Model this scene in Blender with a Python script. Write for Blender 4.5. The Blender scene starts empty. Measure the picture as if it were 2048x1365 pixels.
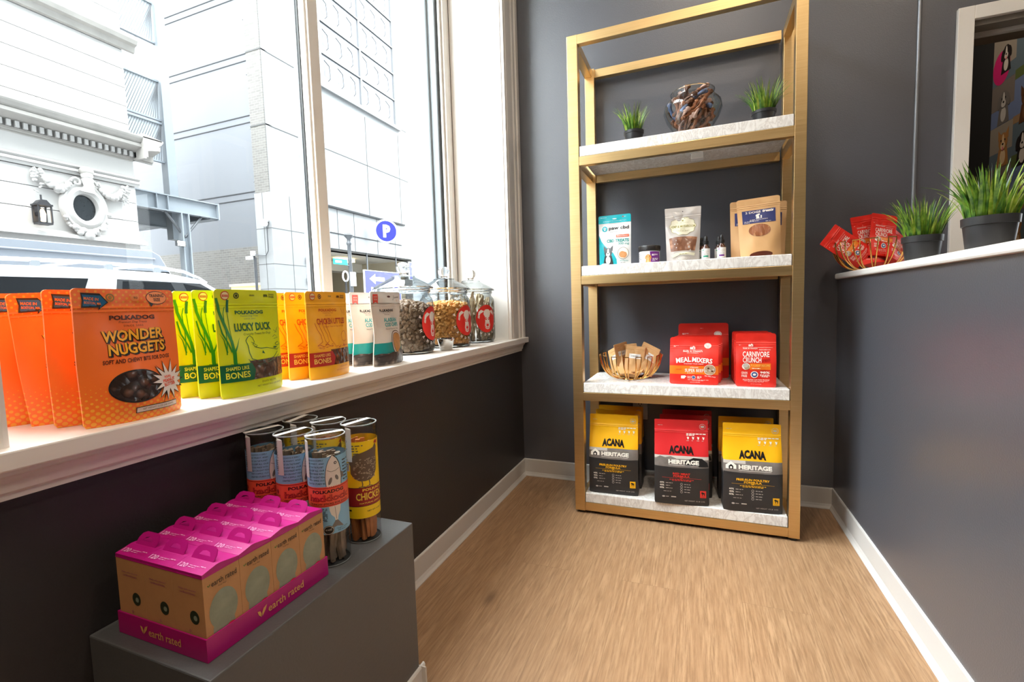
import bpy, bmesh, math, random
from mathutils import Vector, Matrix
C = bpy.context.scene.collection
SC = bpy.context.scene
PI = math.pi
R = math.radians

# ------------------------------------------------------------------ camera
cd = bpy.data.cameras.new('camera'); cam = bpy.data.objects.new('camera', cd); C.objects.link(cam)
cd.sensor_width = 36.0; cd.sensor_fit = 'HORIZONTAL'; cd.lens = 937.0/2048*36; cd.clip_start = .02; cd.clip_end = 300
cam.matrix_world = Matrix(((.930795, -.000253, .365541, 0), (.364353, .081187, -.927715, 0), (-.029442, .996699, .075661, .95), (0, 0, 0, 1)))
SC.camera = cam

# ------------------------------------------------------------------ world, exposure
SC.view_settings.view_transform = 'Standard'; SC.view_settings.look = 'None'
SC.view_settings.exposure = 0.12; SC.view_settings.gamma = 1.0; SC.view_settings.use_curve_mapping = False
w = bpy.data.worlds.new('overcast sky'); SC.world = w; w.use_nodes = True
bg = w.node_tree.nodes['Background']; bg.inputs[0].default_value = (.90, .96, 1.0, 1)
_tc = w.node_tree.nodes.new('ShaderNodeTexCoord'); _sx = w.node_tree.nodes.new('ShaderNodeSeparateXYZ'); _mr = w.node_tree.nodes.new('ShaderNodeMapRange')   # overcast sky: brightest overhead
_mr.inputs[1].default_value = 0.0; _mr.inputs[2].default_value = 1.0; _mr.inputs[3].default_value = 6.0; _mr.inputs[4].default_value = 34.0
w.node_tree.links.new(_tc.outputs['Generated'], _sx.inputs[0]); w.node_tree.links.new(_sx.outputs['Z'], _mr.inputs[0]); w.node_tree.links.new(_mr.outputs[0], bg.inputs[1])
SC.cycles.max_bounces = 10; SC.cycles.diffuse_bounces = 5; SC.cycles.glossy_bounces = 5
SC.cycles.transmission_bounces = 8; SC.cycles.transparent_max_bounces = 24
SC.cycles.caustics_reflective = False; SC.cycles.caustics_refractive = False
SC.cycles.sample_clamp_indirect = 6.0; SC.cycles.use_denoising = True

def downlight(x, y, z, power, size=.16, col=(1, .84, .66)):      # warm lamp: the recessed ceiling ones, and one added next door
    l = bpy.data.lights.new('ceiling_or_added_lamp', 'AREA'); l.shape = 'DISK'; l.size = size; l.energy = power; l.color = col
    l.spread = R(150)
    o = bpy.data.objects.new('ceiling_or_added_lamp', l); C.objects.link(o); o.location = (x, y, z); return o
for (x, y, p) in ((-.05, 1.0, 11), (.35, -.1, 13), (-.25, -1.4, 15), (1.4, .9, 13), (1.5, -1.2, 15)):
    downlight(x, y, 3.57, p*.95)
downlight(1.15, 3.1, 3.5, 20)  # added lamp in the next room, only to brighten the photo wall

# ------------------------------------------------------------------ colour and materials
def S(r, g, b):
    f = lambda c: (c/255/12.92) if c/255 <= .04045 else ((c/255+.055)/1.055)**2.4
    return (f(r), f(g), f(b), 1.0)
_M = {}
def mat(name, col, rough=.5, metal=0.0, var=.05, vs=12.0, bump=0.0, bs=150.0, spec=.5, coat=0.0, emit=0.0, stretch=None, sub=0.0):
    if name in _M: return _M[name]
    m = bpy.data.materials.new(name); _M[name] = m; m.use_nodes = True
    nt = m.node_tree; N = nt.nodes; L = nt.links; b = N['Principled BSDF']
    b.inputs['Roughness'].default_value = rough; b.inputs['Metallic'].default_value = metal
    b.inputs['Specular IOR Level'].default_value = spec; b.inputs['Coat Weight'].default_value = coat
    tc = N.new('ShaderNodeTexCoord'); src = tc.outputs['Object']
    if stretch:
        mp = N.new('ShaderNodeMapping'); mp.inputs['Scale'].default_value = stretch; L.new(src, mp.inputs[0]); src = mp.outputs[0]
    nz = N.new('ShaderNodeTexNoise'); nz.inputs['Scale'].default_value = vs; nz.inputs['Detail'].default_value = 3; L.new(src, nz.inputs[0])
    mx = N.new('ShaderNodeMix'); mx.data_type = 'RGBA'
    mx.inputs[6].default_value = tuple(c*(1-var) for c in col[:3])+(1,); mx.inputs[7].default_value = tuple(min(1, c*(1+var)) for c in col[:3])+(1,)
    L.new(nz.outputs[0], mx.inputs[0]); L.new(mx.outputs[2], b.inputs['Base Color'])
    if emit:
        b.inputs['Emission Color'].default_value = col; b.inputs['Emission Strength'].default_value = emit
    if bump:
        n2 = N.new('ShaderNodeTexNoise'); n2.inputs['Scale'].default_value = bs; n2.inputs['Detail'].default_value = 2; L.new(src, n2.inputs[0])
        bp = N.new('ShaderNodeBump'); bp.inputs['Strength'].default_value = bump; bp.inputs['Distance'].default_value = .002
        L.new(n2.outputs[0], bp.inputs['Height']); L.new(bp.outputs[0], b.inputs['Normal'])
    if sub:
        b.inputs['Subsurface Weight'].default_value = sub; b.inputs['Subsurface Radius'].default_value = (.02, .012, .008)
    return m
def ink(name, col, rough=.35): return mat('ink_'+name, col, rough, var=.02, vs=40)
def film(name, col, rough=.32, coat=.0): return mat('film_'+name, col, rough, var=.05, vs=9, bump=.12, bs=28, coat=coat)

def thin_glass(name, tint=(1, 1, 1, 1), ior=1.45, rough=0.0, boost=1.0, edge=None):
    m = bpy.data.materials.new(name); m.use_nodes = True; nt = m.node_tree; N = nt.nodes; L = nt.links
    N.remove(N['Principled BSDF']); o = N['Material Output']
    tr = N.new('ShaderNodeBsdfTransparent'); gl = N.new('ShaderNodeBsdfGlossy'); gl.inputs['Roughness'].default_value = rough
    fr = N.new('ShaderNodeLayerWeight'); fr.inputs[0].default_value = .5; mx = N.new('ShaderNodeMixShader')   # Schlick curve, the same from both sides
    pw = N.new('ShaderNodeMath'); pw.operation = 'POWER'; pw.inputs[1].default_value = 5; L.new(fr.outputs['Facing'], pw.inputs[0]); f0 = ((ior-1)/(ior+1))**2*boost
    mu = N.new('ShaderNodeMath'); mu.operation = 'MULTIPLY_ADD'; mu.inputs[1].default_value = 1-f0; mu.inputs[2].default_value = f0; mu.use_clamp = True
    L.new(pw.outputs[0], mu.inputs[0]); L.new(mu.outputs[0], mx.inputs[0]); L.new(tr.outputs[0], mx.inputs[1]); L.new(gl.outputs[0], mx.inputs[2]); L.new(mx.outputs[0], o.inputs[0])
    if edge is None: tr.inputs[0].default_value = tint
    else:                                                        # glass seen edge-on is thicker, so it tints more
        lw = N.new('ShaderNodeLayerWeight'); lw.inputs[0].default_value = .35; cm = N.new('ShaderNodeMix'); cm.data_type = 'RGBA'
        cm.inputs[6].default_value = tint; cm.inputs[7].default_value = edge; L.new(lw.outputs['Facing'], cm.inputs[0]); L.new(cm.outputs[2], tr.inputs[0])
    nz = N.new('ShaderNodeTexNoise'); nz.inputs['Scale'].default_value = 3; bp = N.new('ShaderNodeBump'); bp.inputs['Strength'].default_value = .02
    L.new(nz.outputs[0], bp.inputs['Height']); L.new(bp.outputs[0], gl.inputs['Normal'])
    return m

# ------------------------------------------------------------------ mesh builder
class MB:
    def __init__(s): s.v = []; s.f = []; s.m = []; s.mats = []; s.sm = []
    def mi(s, m):
        if m not in s.mats: s.mats.append(m)
        return s.mats.index(m)
    def add(s, vs, fs, m, smooth=False):
        b = len(s.v); s.v += [tuple(p) for p in vs]; k = s.mi(m)
        for f in fs: s.f.append([b+i for i in f]); s.m.append(k); s.sm.append(smooth)
        return s
    def box(s, x0, x1, y0, y1, z0, z1, m):
        vs = [(x, y, z) for z in (z0, z1) for y in (y0, y1) for x in (x0, x1)]
        return s.add(vs, [(0, 2, 3, 1), (4, 5, 7, 6), (0, 1, 5, 4), (2, 6, 7, 3), (0, 4, 6, 2), (1, 3, 7, 5)], m)
    def prism(s, poly, a, b, m, axis=2, smooth=False):            # poly in the other two axes, extruded a..b along axis
        def P(p, t): return {0: (t, p[0], p[1]), 1: (p[0], t, p[1]), 2: (p[0], p[1], t)}[axis]
        n = len(poly); vs = [P(p, a) for p in poly]+[P(p, b) for p in poly]
        fs = [list(range(n))[::-1], list(range(n, 2*n))]+[(i, (i+1) % n, n+(i+1) % n, n+i) for i in range(n)]
        return s.add(vs, fs, m, smooth)
    def lathe(s, prof, m, n=32, c=(0, 0, 0), closed=False, smooth=True, sy=1.0):
        vs = []; k = len(prof)
        for i in range(n):
            a = 2*PI*i/n
            for (r, z) in prof: vs.append((c[0]+r*math.cos(a), c[1]+r*math.sin(a)*sy, c[2]+z))
        fs = []
        for i in range(n):
            j = (i+1) % n
            for q in range(k-1 if not closed else k):
                q2 = (q+1) % k; fs.append((i*k+q, j*k+q, j*k+q2, i*k+q2))
        return s.add(vs, fs, m, smooth)
    def cyl(s, p0, p1, r, m, n=16, r1=None): return s.tube([p0, p1], r, m, n, r1=r1)
    def tube(s, pts, r, m, n=8, closed=False, r1=None, caps=True, flat=1.0, rad=None):
        pts = [Vector(p) for p in pts]; k = len(pts); vs = []; up = None
        for i, p in enumerate(pts):
            if closed: t = pts[(i+1) % k]-pts[i-1]
            else: t = pts[min(i+1, k-1)]-pts[max(i-1, 0)]
            t.normalize()
            if up is None: up = Vector((0, 0, 1)) if abs(t.z) < .9 else Vector((1, 0, 0))
            a = t.cross(up)
            if a.length < 1e-5: a = t.orthogonal()
            a.normalize(); bb = a.cross(t).normalized(); up = bb
            rr = rad[i] if rad else (r if r1 is None else r+(r1-r)*i/(k-1))
            for q in range(n):
                an = 2*PI*q/n; vs.append(p+a*rr*math.cos(an)+bb*rr*flat*math.sin(an))
        fs = []
        for i in range(k if closed else k-1):
            j = (i+1) % k
            for q in range(n): fs.append((i*n+q, i*n+(q+1) % n, j*n+(q+1) % n, j*n+q))
        if caps and not closed: fs += [list(range(n))[::-1], [(k-1)*n+q for q in range(n)]]
        return s.add(vs, fs, m, True)
    def sphere(s, c, r, m, n=12, sx=1, sy=1, sz=1):
        prof = [(max(1e-5, r*math.sin(PI*i/(n//2+2))), -r*math.cos(PI*i/(n//2+2))) for i in range(n//2+3)]
        vs = []; k = len(prof)
        for i in range(n):
            a = 2*PI*i/n
            for (q, z) in prof: vs.append((c[0]+q*math.cos(a)*sx, c[1]+q*math.sin(a)*sy, c[2]+z*sz))
        fs = [(i*k+q, ((i+1) % n)*k+q, ((i+1) % n)*k+q+1, i*k+q+1) for i in range(n) for q in range(k-1)]
        return s.add(vs, fs, m, True)
    def grid(s, fn, nu, nv, m, flip=False, smooth=True, us=None, vs_=None, matf=None):
        us = us or [i/nu for i in range(nu+1)]; vv = vs_ or [j/nv for j in range(nv+1)]
        b = len(s.v); nu = len(us)-1
        for v in vv:
            for u in us: s.v.append(tuple(fn(u, v)))
        for j in range(len(vv)-1):
            for i in range(nu):
                q = [b+j*(nu+1)+i, b+j*(nu+1)+i+1, b+(j+1)*(nu+1)+i+1, b+(j+1)*(nu+1)+i]
                s.f.append(q[::-1] if flip else q); s.sm.append(smooth)
                s.m.append(s.mi(matf((vv[j]+vv[j+1])/2) if matf else m))
        return s
    def mesh(s, name):
        me = bpy.data.meshes.new(name); me.from_pydata(s.v, [], s.f)
        for m in s.mats: me.materials.append(m)
        me.polygons.foreach_set('material_index', s.m); me.polygons.foreach_set('use_smooth', s.sm); me.update()
        return me
    def build(s, name, parent=None, loc=(0, 0, 0), rz=0.0, bev=0.0, sharp=40):
        me = s.mesh(name)
        if any(s.sm):
            try: me.set_sharp_from_angle(angle=R(sharp))
            except Exception: pass
        o = bpy.data.objects.new(name, me); C.objects.link(o); o.location = loc; o.rotation_euler = (0, 0, rz)
        if parent: o.parent = parent
        if bev:
            b = o.modifiers.new('bevel', 'BEVEL'); b.width = bev; b.segments = 2; b.limit_method = 'ANGLE'; b.angle_limit = R(40)
        return o
def tag(o, label, cat, group=None, kind=None):
    o['label'] = label; o['category'] = cat
    if group: o['group'] = group
    if kind: o['kind'] = kind
    return o
def empty(name, label, cat, loc, rz=0.0, group=None):
    o = bpy.data.objects.new(name, None); C.objects.link(o); o.location = loc; o.rotation_euler = (0, 0, rz); o.empty_display_size = .05
    return tag(o, label, cat, group)
def struct(o): o['kind'] = 'structure'; return o
def dup(root, loc, rz=None, label=None, group=None, rot=None):
    r = root.copy(); C.objects.link(r); r.location = loc
    if rot is not None: r.rotation_euler = rot
    elif rz is not None: r.rotation_euler = (0, 0, rz)
    if label: r['label'] = label
    if group: r['group'] = group
    for ch in list(root.children):
        c = ch.copy(); C.objects.link(c); c.parent = r
        for g in list(ch.children):
            d = g.copy(); C.objects.link(d); d.parent = c
    return r

# ------------------------------------------------------------------ printing on surfaces (lettering, bands, badges)
_T = {}
def glyphs(s, bold=0.0, shear=0.0, space=1.0):
    k = (s, bold, shear, space)
    if k in _T: return _T[k]
    cu = bpy.data.curves.new('t', 'FONT'); cu.body = s; cu.size = 1; cu.offset = bold; cu.shear = shear; cu.resolution_u = 2; cu.space_character = space
    ob = bpy.data.objects.new('t', cu); me = ob.to_mesh()
    me.calc_loop_triangles()
    P = [(v.co.x, v.co.y) for v in me.vertices]; T = [tuple(t.vertices) for t in me.loop_triangles]
    ob.to_mesh_clear(); bpy.data.objects.remove(ob); bpy.data.curves.remove(cu)
    x0 = min(p[0] for p in P); x1 = max(p[0] for p in P); y0 = min(p[1] for p in P); y1 = max(p[1] for p in P)
    P = [((p[0]-x0)/(x1-x0)-.5, (p[1]-y0)/(y1-y0)-.5) for p in P]
    _T[k] = (P, T); return _T[k]
def tri2(poly):
    bm = bmesh.new(); f = bm.faces.new([bm.verts.new((x, y, 0)) for x, y in poly])
    bmesh.ops.triangulate(bm, faces=[f]); bm.verts.index_update()
    P = [(v.co.x, v.co.y) for v in bm.verts]; T = [tuple(v.index for v in q.verts) for q in bm.faces]; bm.free(); return P, T
class Printer:                                                    # surf(u, v) -> (point, normal); u -0.5..0.5, v 0..1; wm, hm metres
    def __init__(s, surf, wm, hm, maxlen=.012, gap=.0004): s.f = surf; s.w = wm; s.h = hm; s.L = maxlen; s.g = gap; s.mb = MB()
    def put(s, P, T, m, layer):                                    # P in metres on the flat sheet
        vs = []; fs = []; idx = {}
        def vid(p):
            k = (round(p[0], 6), round(p[1], 6))
            if k not in idx: idx[k] = len(vs); vs.append(p)
            return idx[k]
        st = [tuple(P[i] for i in t) for t in T]
        while st:
            a, b, c = st.pop()
            e = [(math.dist(a, b), 0), (math.dist(b, c), 1), (math.dist(c, a), 2)]; l, i = max(e)
            if l > s.L:
                if i == 1: a, b, c = b, c, a
                elif i == 2: a, b, c = c, a, b
                q = ((a[0]+b[0])/2, (a[1]+b[1])/2); st.append((a, q, c)); st.append((q, b, c))
            else: fs.append((vid(a), vid(b), vid(c)))
        out = []
        for x, y in vs:
            p, n = s.f(x/s.w, y/s.h); out.append(p+n*(s.g*layer))
        s.mb.add(out, fs, m, True)
    def _xf(s, P, cx, cy, rot):
        c, k = math.cos(R(rot)), math.sin(R(rot)); X = cx*s.w; Y = cy*s.h
        return [(X+x*c-y*k, Y+x*k+y*c) for x, y in P]
    def text(s, t, cx, cy, w, h, m, layer=2, bold=.0, shear=0.0, rot=0, arc=0.0, space=1.0):
        P, T = glyphs(t, bold, shear, space)
        Q = []
        for x, y in P: Q.append((x*w*s.w, y*h*s.h*(1+arc*.0)+arc*h*s.h*(.25-x*x)))
        s.put(s._xf(Q, cx, cy, rot), T, m, layer)
    def rect(s, u0, u1, v0, v1, m, layer=1): s.put([(u0*s.w, v0*s.h), (u1*s.w, v0*s.h), (u1*s.w, v1*s.h), (u0*s.w, v1*s.h)], [(0, 1, 2), (0, 2, 3)], m, layer)
    def poly(s, pts, m, layer=2): P, T = tri2([(u*s.w, v*s.h) for u, v in pts]); s.put(P, T, m, layer)
    def ell(s, cx, cy, rx, ry, m, layer=2, n=32, rot=0):            # radii as fractions of width / height
        P = [(0, 0)]+[(rx*s.w*math.cos(2*PI*i/n), ry*s.h*math.sin(2*PI*i/n)) for i in range(n)]
        s.put(s._xf(P, cx, cy, rot), [(0, 1+i, 1+(i+1) % n) for i in range(n)], m, layer)
    def ring(s, cx, cy, rx, ry, t, m, layer=2, n=36):
        P = [];
        for i in range(n):
            a = 2*PI*i/n; c, k = math.cos(a), math.sin(a)
            P += [(rx*s.w*c, ry*s.h*k), ((rx*s.w-t)*c, (ry*s.h-t)*k)]
        T = []
        for i in range(n):
            j = (i+1) % n; T += [(2*i, 2*j, 2*j+1), (2*i, 2*j+1, 2*i+1)]
        s.put(s._xf(P, cx, cy, 0), T, m, layer)
    def stroke(s, pts, t, m, layer=2, taper=False):                 # t in metres
        Q = [Vector((u*s.w, v*s.h)) for u, v in pts]; k = len(Q); P = []
        for i in range(k):
            d = (Q[min(i+1, k-1)]-Q[max(i-1, 0)]).normalized(); n = Vector((-d.y, d.x)); q = t*(1-i/(k-1)*.95) if taper else t
            P += [tuple(Q[i]+n*q/2), tuple(Q[i]-n*q/2)]
        T = []
        for i in range(k-1): T += [(2*i, 2*i+1, 2*i+3), (2*i, 2*i+3, 2*i+2)]
        s.put(P, T, m, layer)
    def star(s, cx, cy, r0, r1, n, m, layer=2, seed=3):             # radii in metres
        rd = random.Random(seed); P = [(0, 0)]
        for i in range(2*n):
            a = PI*i/n; q = (r1*rd.uniform(.8, 1.15) if i % 2 else r0*rd.uniform(.9, 1.08)); P.append((q*math.cos(a), q*math.sin(a)))
        s.put(s._xf(P, cx, cy, 0), [(0, 1+i, 1+(i+1) % (2*n)) for i in range(2*n)], m, layer)
    def lines(s, u0, u1, v0, v1, n, m, layer=2, seed=1, fill=.55, center=False):   # rows of print too small to read
        rd = random.Random(seed); dv = (v1-v0)/n
        for i in range(n):
            v = v1-(i+.5)*dv; e = u0+(u1-u0)*(1 if i < n-1 else rd.uniform(.4, .8)); u = u0
            off = (u1-e)/2 if center else 0
            while u < e-.006:
                wd = min(rd.uniform(.02, .06)*(.2/s.w)**.5, e-u); s.rect(u+off, u+off+wd, v-dv*fill/2, v+dv*fill/2, m, layer); u += wd+.012*(.2/s.w)**.5
def flat_surf(o, ux, uy, nn):
    o, ux, uy, nn = Vector(o), Vector(ux), Vector(uy), Vector(nn)
    return lambda u, v: (o+ux*u+uy*v, nn)
def dog(P, cx, cy, k, c1, c2, dark, layer=3, tongue=None, ears='drop'):  # a dog's head and chest in a printed photo; k half-width in u
    a = P.w/P.h
    P.poly([(cx-k*1.1, cy-k*2.6*a), (cx-k*.75, cy-k*.7*a), (cx+k*.75, cy-k*.7*a), (cx+k*1.1, cy-k*2.6*a)], c1, layer)
    P.ell(cx, cy-k*1.6*a, k*.5, k*.8*a, c2, layer+1, 18)
    for q in (-1, 1):
        if ears == 'drop': P.ell(cx+q*k*.82, cy-k*.15*a, k*.33, k*.75*a, dark, layer+2, 16, rot=q*12)
        else: P.poly([(cx+q*k*.2, cy+k*.6*a), (cx+q*k*.95, cy+k*1.4*a), (cx+q*k*.9, cy+k*.2*a)], dark, layer)
    P.ell(cx, cy, k*.8, k*.95*a, c1, layer+1, 22); P.ell(cx, cy-k*.05*a, k*.22, k*.85*a, c2, layer+2, 16); P.ell(cx, cy-k*.42*a, k*.42, k*.42*a, c2, layer+3, 18)
    P.ell(cx, cy-k*.25*a, k*.16, k*.12*a, ink('nose', S(18, 16, 16)), layer+4, 12)
    for q in (-1, 1): P.ell(cx+q*k*.34, cy+k*.18*a, k*.1, k*.1*a, ink('nose', S(18, 16, 16)), layer+4, 10)
    if tongue: P.ell(cx, cy-k*.72*a, k*.14, k*.22*a, tongue, layer+4, 12)

# ------------------------------------------------------------------ stand-up pouches
def sstep(a, b, x): t = min(1, max(0, (x-a)/(b-a))); return t*t*(3-2*t)
def pouch_fn(w, h, d, style='stand', seed=0, waist=0.0, corner=.007, zipv=.86, wr=.0011, taper=0.0, flare=0.0):
    rd = random.Random(seed); ph = [rd.uniform(0, 6.28) for _ in range(8)]
    def half(v):
        q = w/2*(1-taper*v+flare*v)*(1-waist*math.sin(PI*min(1, v/.9))**2)
        z = v*h; t = z-(h-corner)
        if t > 0: q = q-corner+math.sqrt(max(0, corner*corner-t*t))
        if z < corner*.5: q -= corner*.5-math.sqrt(max(0, (corner*.5)**2-(corner*.5-z)**2))
        return q
    def dep(v):
        if style == 'block': return d/2*(1-sstep(.40, .95, v))+.0016
        return d/2*(.90+.10*sstep(0, .15, v))*(1-sstep(.08, .88, v))**1.0+.0016
    def raw(u, v, back):
        D = dep(v); n = 7 if style == 'block' else 2.3; e = D*.82 if style == 'block' else min(D, .0014)
        y = e+(D-e)*(1-min(1, abs(2*u))**n)
        k = sstep(0, .08, v)*(1-sstep(.9, 1, v))*(1-abs(2*u)**4)
        y += wr*k*(math.sin(7*v+5*u+ph[0])+.7*math.sin(13*u-9*v+ph[1])+.5*math.sin(21*v+8*u+ph[2])+.4*math.sin(19*u+17*v+ph[3]))
        y += .0012*math.exp(-((v-zipv)*h/.0016)**2)+.0009*math.exp(-((v-zipv+.006/h)*h/.0012)**2)
        x = u*2*half(v)
        return Vector((x, y if back else -y, v*h))
    def front(u, v):
        e = .004; p = raw(u, v, False); a = raw(min(.5, u+e), v, False)-raw(max(-.5, u-e), v, False); b = raw(u, min(1, v+e), False)-raw(u, max(0, v-e), False)
        n = a.cross(b); n = n.normalized() if n.length > 1e-12 else Vector((0, -1, 0))
        return p, n
    return raw, front
def pouch(name, label, cat, group, w, h, d, body, design=None, parts=None, bands=None, style='stand', seal=None, sealm=None, nu=26, nv=40, **kw):
    raw, front = pouch_fn(w, h, d, style, **kw); zv = kw.get('zipv', .86)
    vv = sorted(set([round(i/nv, 5) for i in range(nv+1)]+[zv+q/h for q in (-.009, -.006, -.0045, -.002, -.001, 0, .001, .002)]+[1-.007/h, 1-.004/h, 1-.002/h, 1-.0007/h]+[b for q in (bands or []) for b in q[:2] if 0 < b < 1]))
    us = [-.5+i/nu for i in range(nu+1)]
    def mf(v):
        for a, b, m in (bands or []):
            if a <= v < b: return m
        return body
    mb = MB()
    mb.grid(lambda u, v: raw(u, v, False), 0, 0, body, us=us, vs_=vv, matf=mf); mb.grid(lambda u, v: raw(u, v, True), 0, 0, body, us=us, vs_=vv, matf=mf, flip=True)
    for q, fl in ((-.5, True), (.5, False)):
        mb.grid(lambda t, v, q=q: raw(q, v, False).lerp(raw(q, v, True), t), 0, 0, body, us=[0, .5, 1], vs_=vv, matf=mf, flip=fl)
    for q, fl in ((0, True), (1, False)): mb.grid(lambda u, t, q=q: raw(u, q, False).lerp(raw(u, q, True), t), 0, 0, mf(.999*q), us=us, vs_=[0, 1], flip=fl)
    if design:
        P = Printer(front, w, h); design(P)
        for i, m in enumerate(P.mb.mats): mb.mi(m)
        base = len(mb.v); mb.v += P.mb.v
        for f, mi, sm in zip(P.mb.f, P.mb.m, P.mb.sm): mb.f.append([base+i for i in f]); mb.m.append(mb.mi(P.mb.mats[mi])); mb.sm.append(sm)
    o = mb.build(name); tag(o, label, cat, group)
    if seal:
        sb = MB(); sv = [seal+(1-seal)*i/6 for i in range(6)]+[1-.004/h, 1-.002/h, 1-.0007/h]; sv = sorted(sv)
        for bk in (False, True):
            def fs(u, v, bk=bk):
                p = raw(u*.999, v, bk); p.y += .0005 if bk else -.0005; return p
            sb.grid(fs, 0, 0, sealm or mf(.97), us=us, vs_=sv, flip=bk)
        sb.build('top_seal', o)
    for (nm, fn, lb) in (parts or []):
        P = Printer(front, w, h); fn(P); c = P.mb.build(nm, o)
        if lb: c['label'] = lb
    return o

# ------------------------------------------------------------------ setting: materials
def wall_mat():
    m = mat('charcoal_wall_paint', S(78, 79, 86), .36, var=.03, vs=4, bump=.25, bs=230, spec=.9, coat=.25); m.node_tree.nodes['Principled BSDF'].inputs['Coat Roughness'].default_value = .28; return m
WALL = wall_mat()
LEFTW = mat('shade_darkened_wall_paint', S(46, 43, 44), .45, var=.03, vs=4, bump=.25, bs=230, spec=.4)  # charcoal wall made darker: the unlit side's shade is put into the colour
WHITE = mat('white_gloss_trim_paint', S(236, 232, 226), .32, var=.015, vs=6, bump=.03, bs=60)
WOODW = mat('off_white_sill_paint', S(232, 226, 219), .36, var=.02, vs=5, bump=.04, bs=50)
CEIL = mat('white_ceiling_paint', S(238, 234, 226), .8)
REAR = mat('grey_rear_wall_paint', S(92, 90, 89), .6)
VINYL = mat('white_vinyl_baseboard', S(205, 202, 198), .4, var=.02, vs=8)
def floor_mat():
    m = bpy.data.materials.new('oak_plank_floor'); m.use_nodes = True; nt = m.node_tree; N = nt.nodes; L = nt.links; b = N['Principled BSDF']
    tc = N.new('ShaderNodeTexCoord'); mp = N.new('ShaderNodeMapping'); mp.inputs['Rotation'].default_value = (0, 0, PI/2); mp.inputs['Location'].default_value = (.31, .05, 0); L.new(tc.outputs['Object'], mp.inputs[0])
    br = N.new('ShaderNodeTexBrick'); br.inputs['Scale'].default_value = 1; br.inputs['Brick Width'].default_value = 1.25; br.inputs['Row Height'].default_value = .185
    br.inputs['Mortar Size'].default_value = .0007; br.inputs['Mortar Smooth'].default_value = .2; br.offset = .37
    br.inputs['Color1'].default_value = (0, 0, 0, 1); br.inputs['Color2'].default_value = (1, 1, 1, 1); br.inputs['Mortar'].default_value = (.5, .5, .5, 1); L.new(mp.outputs[0], br.inputs[0])
    # each plank shifts the grain sideways by its own amount
    cx = N.new('ShaderNodeCombineXYZ'); sc = N.new('ShaderNodeMath'); sc.operation = 'MULTIPLY'; sc.inputs[1].default_value = 7.3; L.new(br.outputs[0], sc.inputs[0]); L.new(sc.outputs[0], cx.inputs[0]); L.new(sc.outputs[0], cx.inputs[1])
    ad = N.new('ShaderNodeVectorMath'); ad.operation = 'ADD'; L.new(tc.outputs['Object'], ad.inputs[0]); L.new(cx.outputs[0], ad.inputs[1])
    m1 = N.new('ShaderNodeMapping'); m1.inputs['Scale'].default_value = (150, 8.5, 1); L.new(ad.outputs[0], m1.inputs[0])
    g1 = N.new('ShaderNodeTexNoise'); g1.inputs['Scale'].default_value = 1; g1.inputs['Detail'].default_value = 5; g1.inputs['Roughness'].default_value = .65; L.new(m1.outputs[0], g1.inputs[0])
    m2 = N.new('ShaderNodeMapping'); m2.inputs['Scale'].default_value = (7, .9, 1); L.new(ad.outputs[0], m2.inputs[0])
    g2 = N.new('ShaderNodeTexWave'); g2.wave_type = 'BANDS'; g2.bands_direction = 'X'; g2.inputs['Scale'].default_value = .9; g2.inputs['Distortion'].default_value = 9; g2.inputs['Detail'].default_value = 3; g2.inputs['Detail Scale'].default_value = .8; L.new(m2.outputs[0], g2.inputs[0])
    m3 = N.new('ShaderNodeMapping'); m3.inputs['Scale'].default_value = (5, 2.2, 1); L.new(ad.outputs[0], m3.inputs[0])
    g3 = N.new('ShaderNodeTexVoronoi'); g3.inputs['Scale'].default_value = .9; L.new(m3.outputs[0], g3.inputs[0])
    kn = N.new('ShaderNodeMapRange'); kn.inputs[1].default_value = .03; kn.inputs[2].default_value = .11; kn.inputs[3].default_value = 1; kn.inputs[4].default_value = 0; L.new(g3.outputs[0], kn.inputs[0])
    def mixc(f, a, c, fac=None):
        x = N.new('ShaderNodeMix'); x.data_type = 'RGBA'
        if fac is not None:
            q = N.new('ShaderNodeMath'); q.operation = 'MULTIPLY'; q.inputs[1].default_value = fac; L.new(f, q.inputs[0]); f = q.outputs[0]
        L.new(f, x.inputs[0])
        for s, k in ((a, 6), (c, 7)):
            if isinstance(s, tuple): x.inputs[k].default_value = s
            else: L.new(s, x.inputs[k])
        return x.outputs[2]
    gr = N.new('ShaderNodeMapRange'); gr.inputs[1].default_value = .36; gr.inputs[2].default_value = .62; L.new(g1.outputs[0], gr.inputs[0])
    c = mixc(gr.outputs[0], S(134, 102, 73), S(180, 144, 109))
    c = mixc(g2.outputs[0], c, S(150, 114, 82), .42)
    c = mixc(br.outputs[0], c, S(158, 122, 90), .3)
    c = mixc(kn.outputs[0], c, S(92, 68, 48), .6)
    c = mixc(br.outputs['Fac'], c, S(120, 92, 66), .6)
    L.new(c, b.inputs['Base Color']); b.inputs['Roughness'].default_value = .42; b.inputs['Specular IOR Level'].default_value = .4
    bp = N.new('ShaderNodeBump'); bp.inputs['Strength'].default_value = .12; bp.inputs['Distance'].default_value = .002; L.new(g1.outputs[0], bp.inputs['Height']); L.new(bp.outputs[0], b.inputs['Normal'])
    return m
FLOOR = floor_mat()
CONC = mat('street_asphalt', S(120, 120, 122), .9, var=.15, vs=20, bump=.3, bs=60)
PAVE = mat('sidewalk_concrete', S(176, 174, 170), .85, var=.08, vs=8, bump=.2, bs=80)
EXTM = mat('grey_painted_exterior_pier', S(118, 124, 128), .5, var=.06, vs=5)
METAL = mat('brushed_aluminium_sash', S(150, 155, 160), .3, .8, var=.05, vs=40)
GASK = mat('black_rubber_gasket', S(20, 20, 22), .6)
PANE = thin_glass('window_glass', tint=(.97, .985, .98, 1), ior=1.4, boost=.3)

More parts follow.
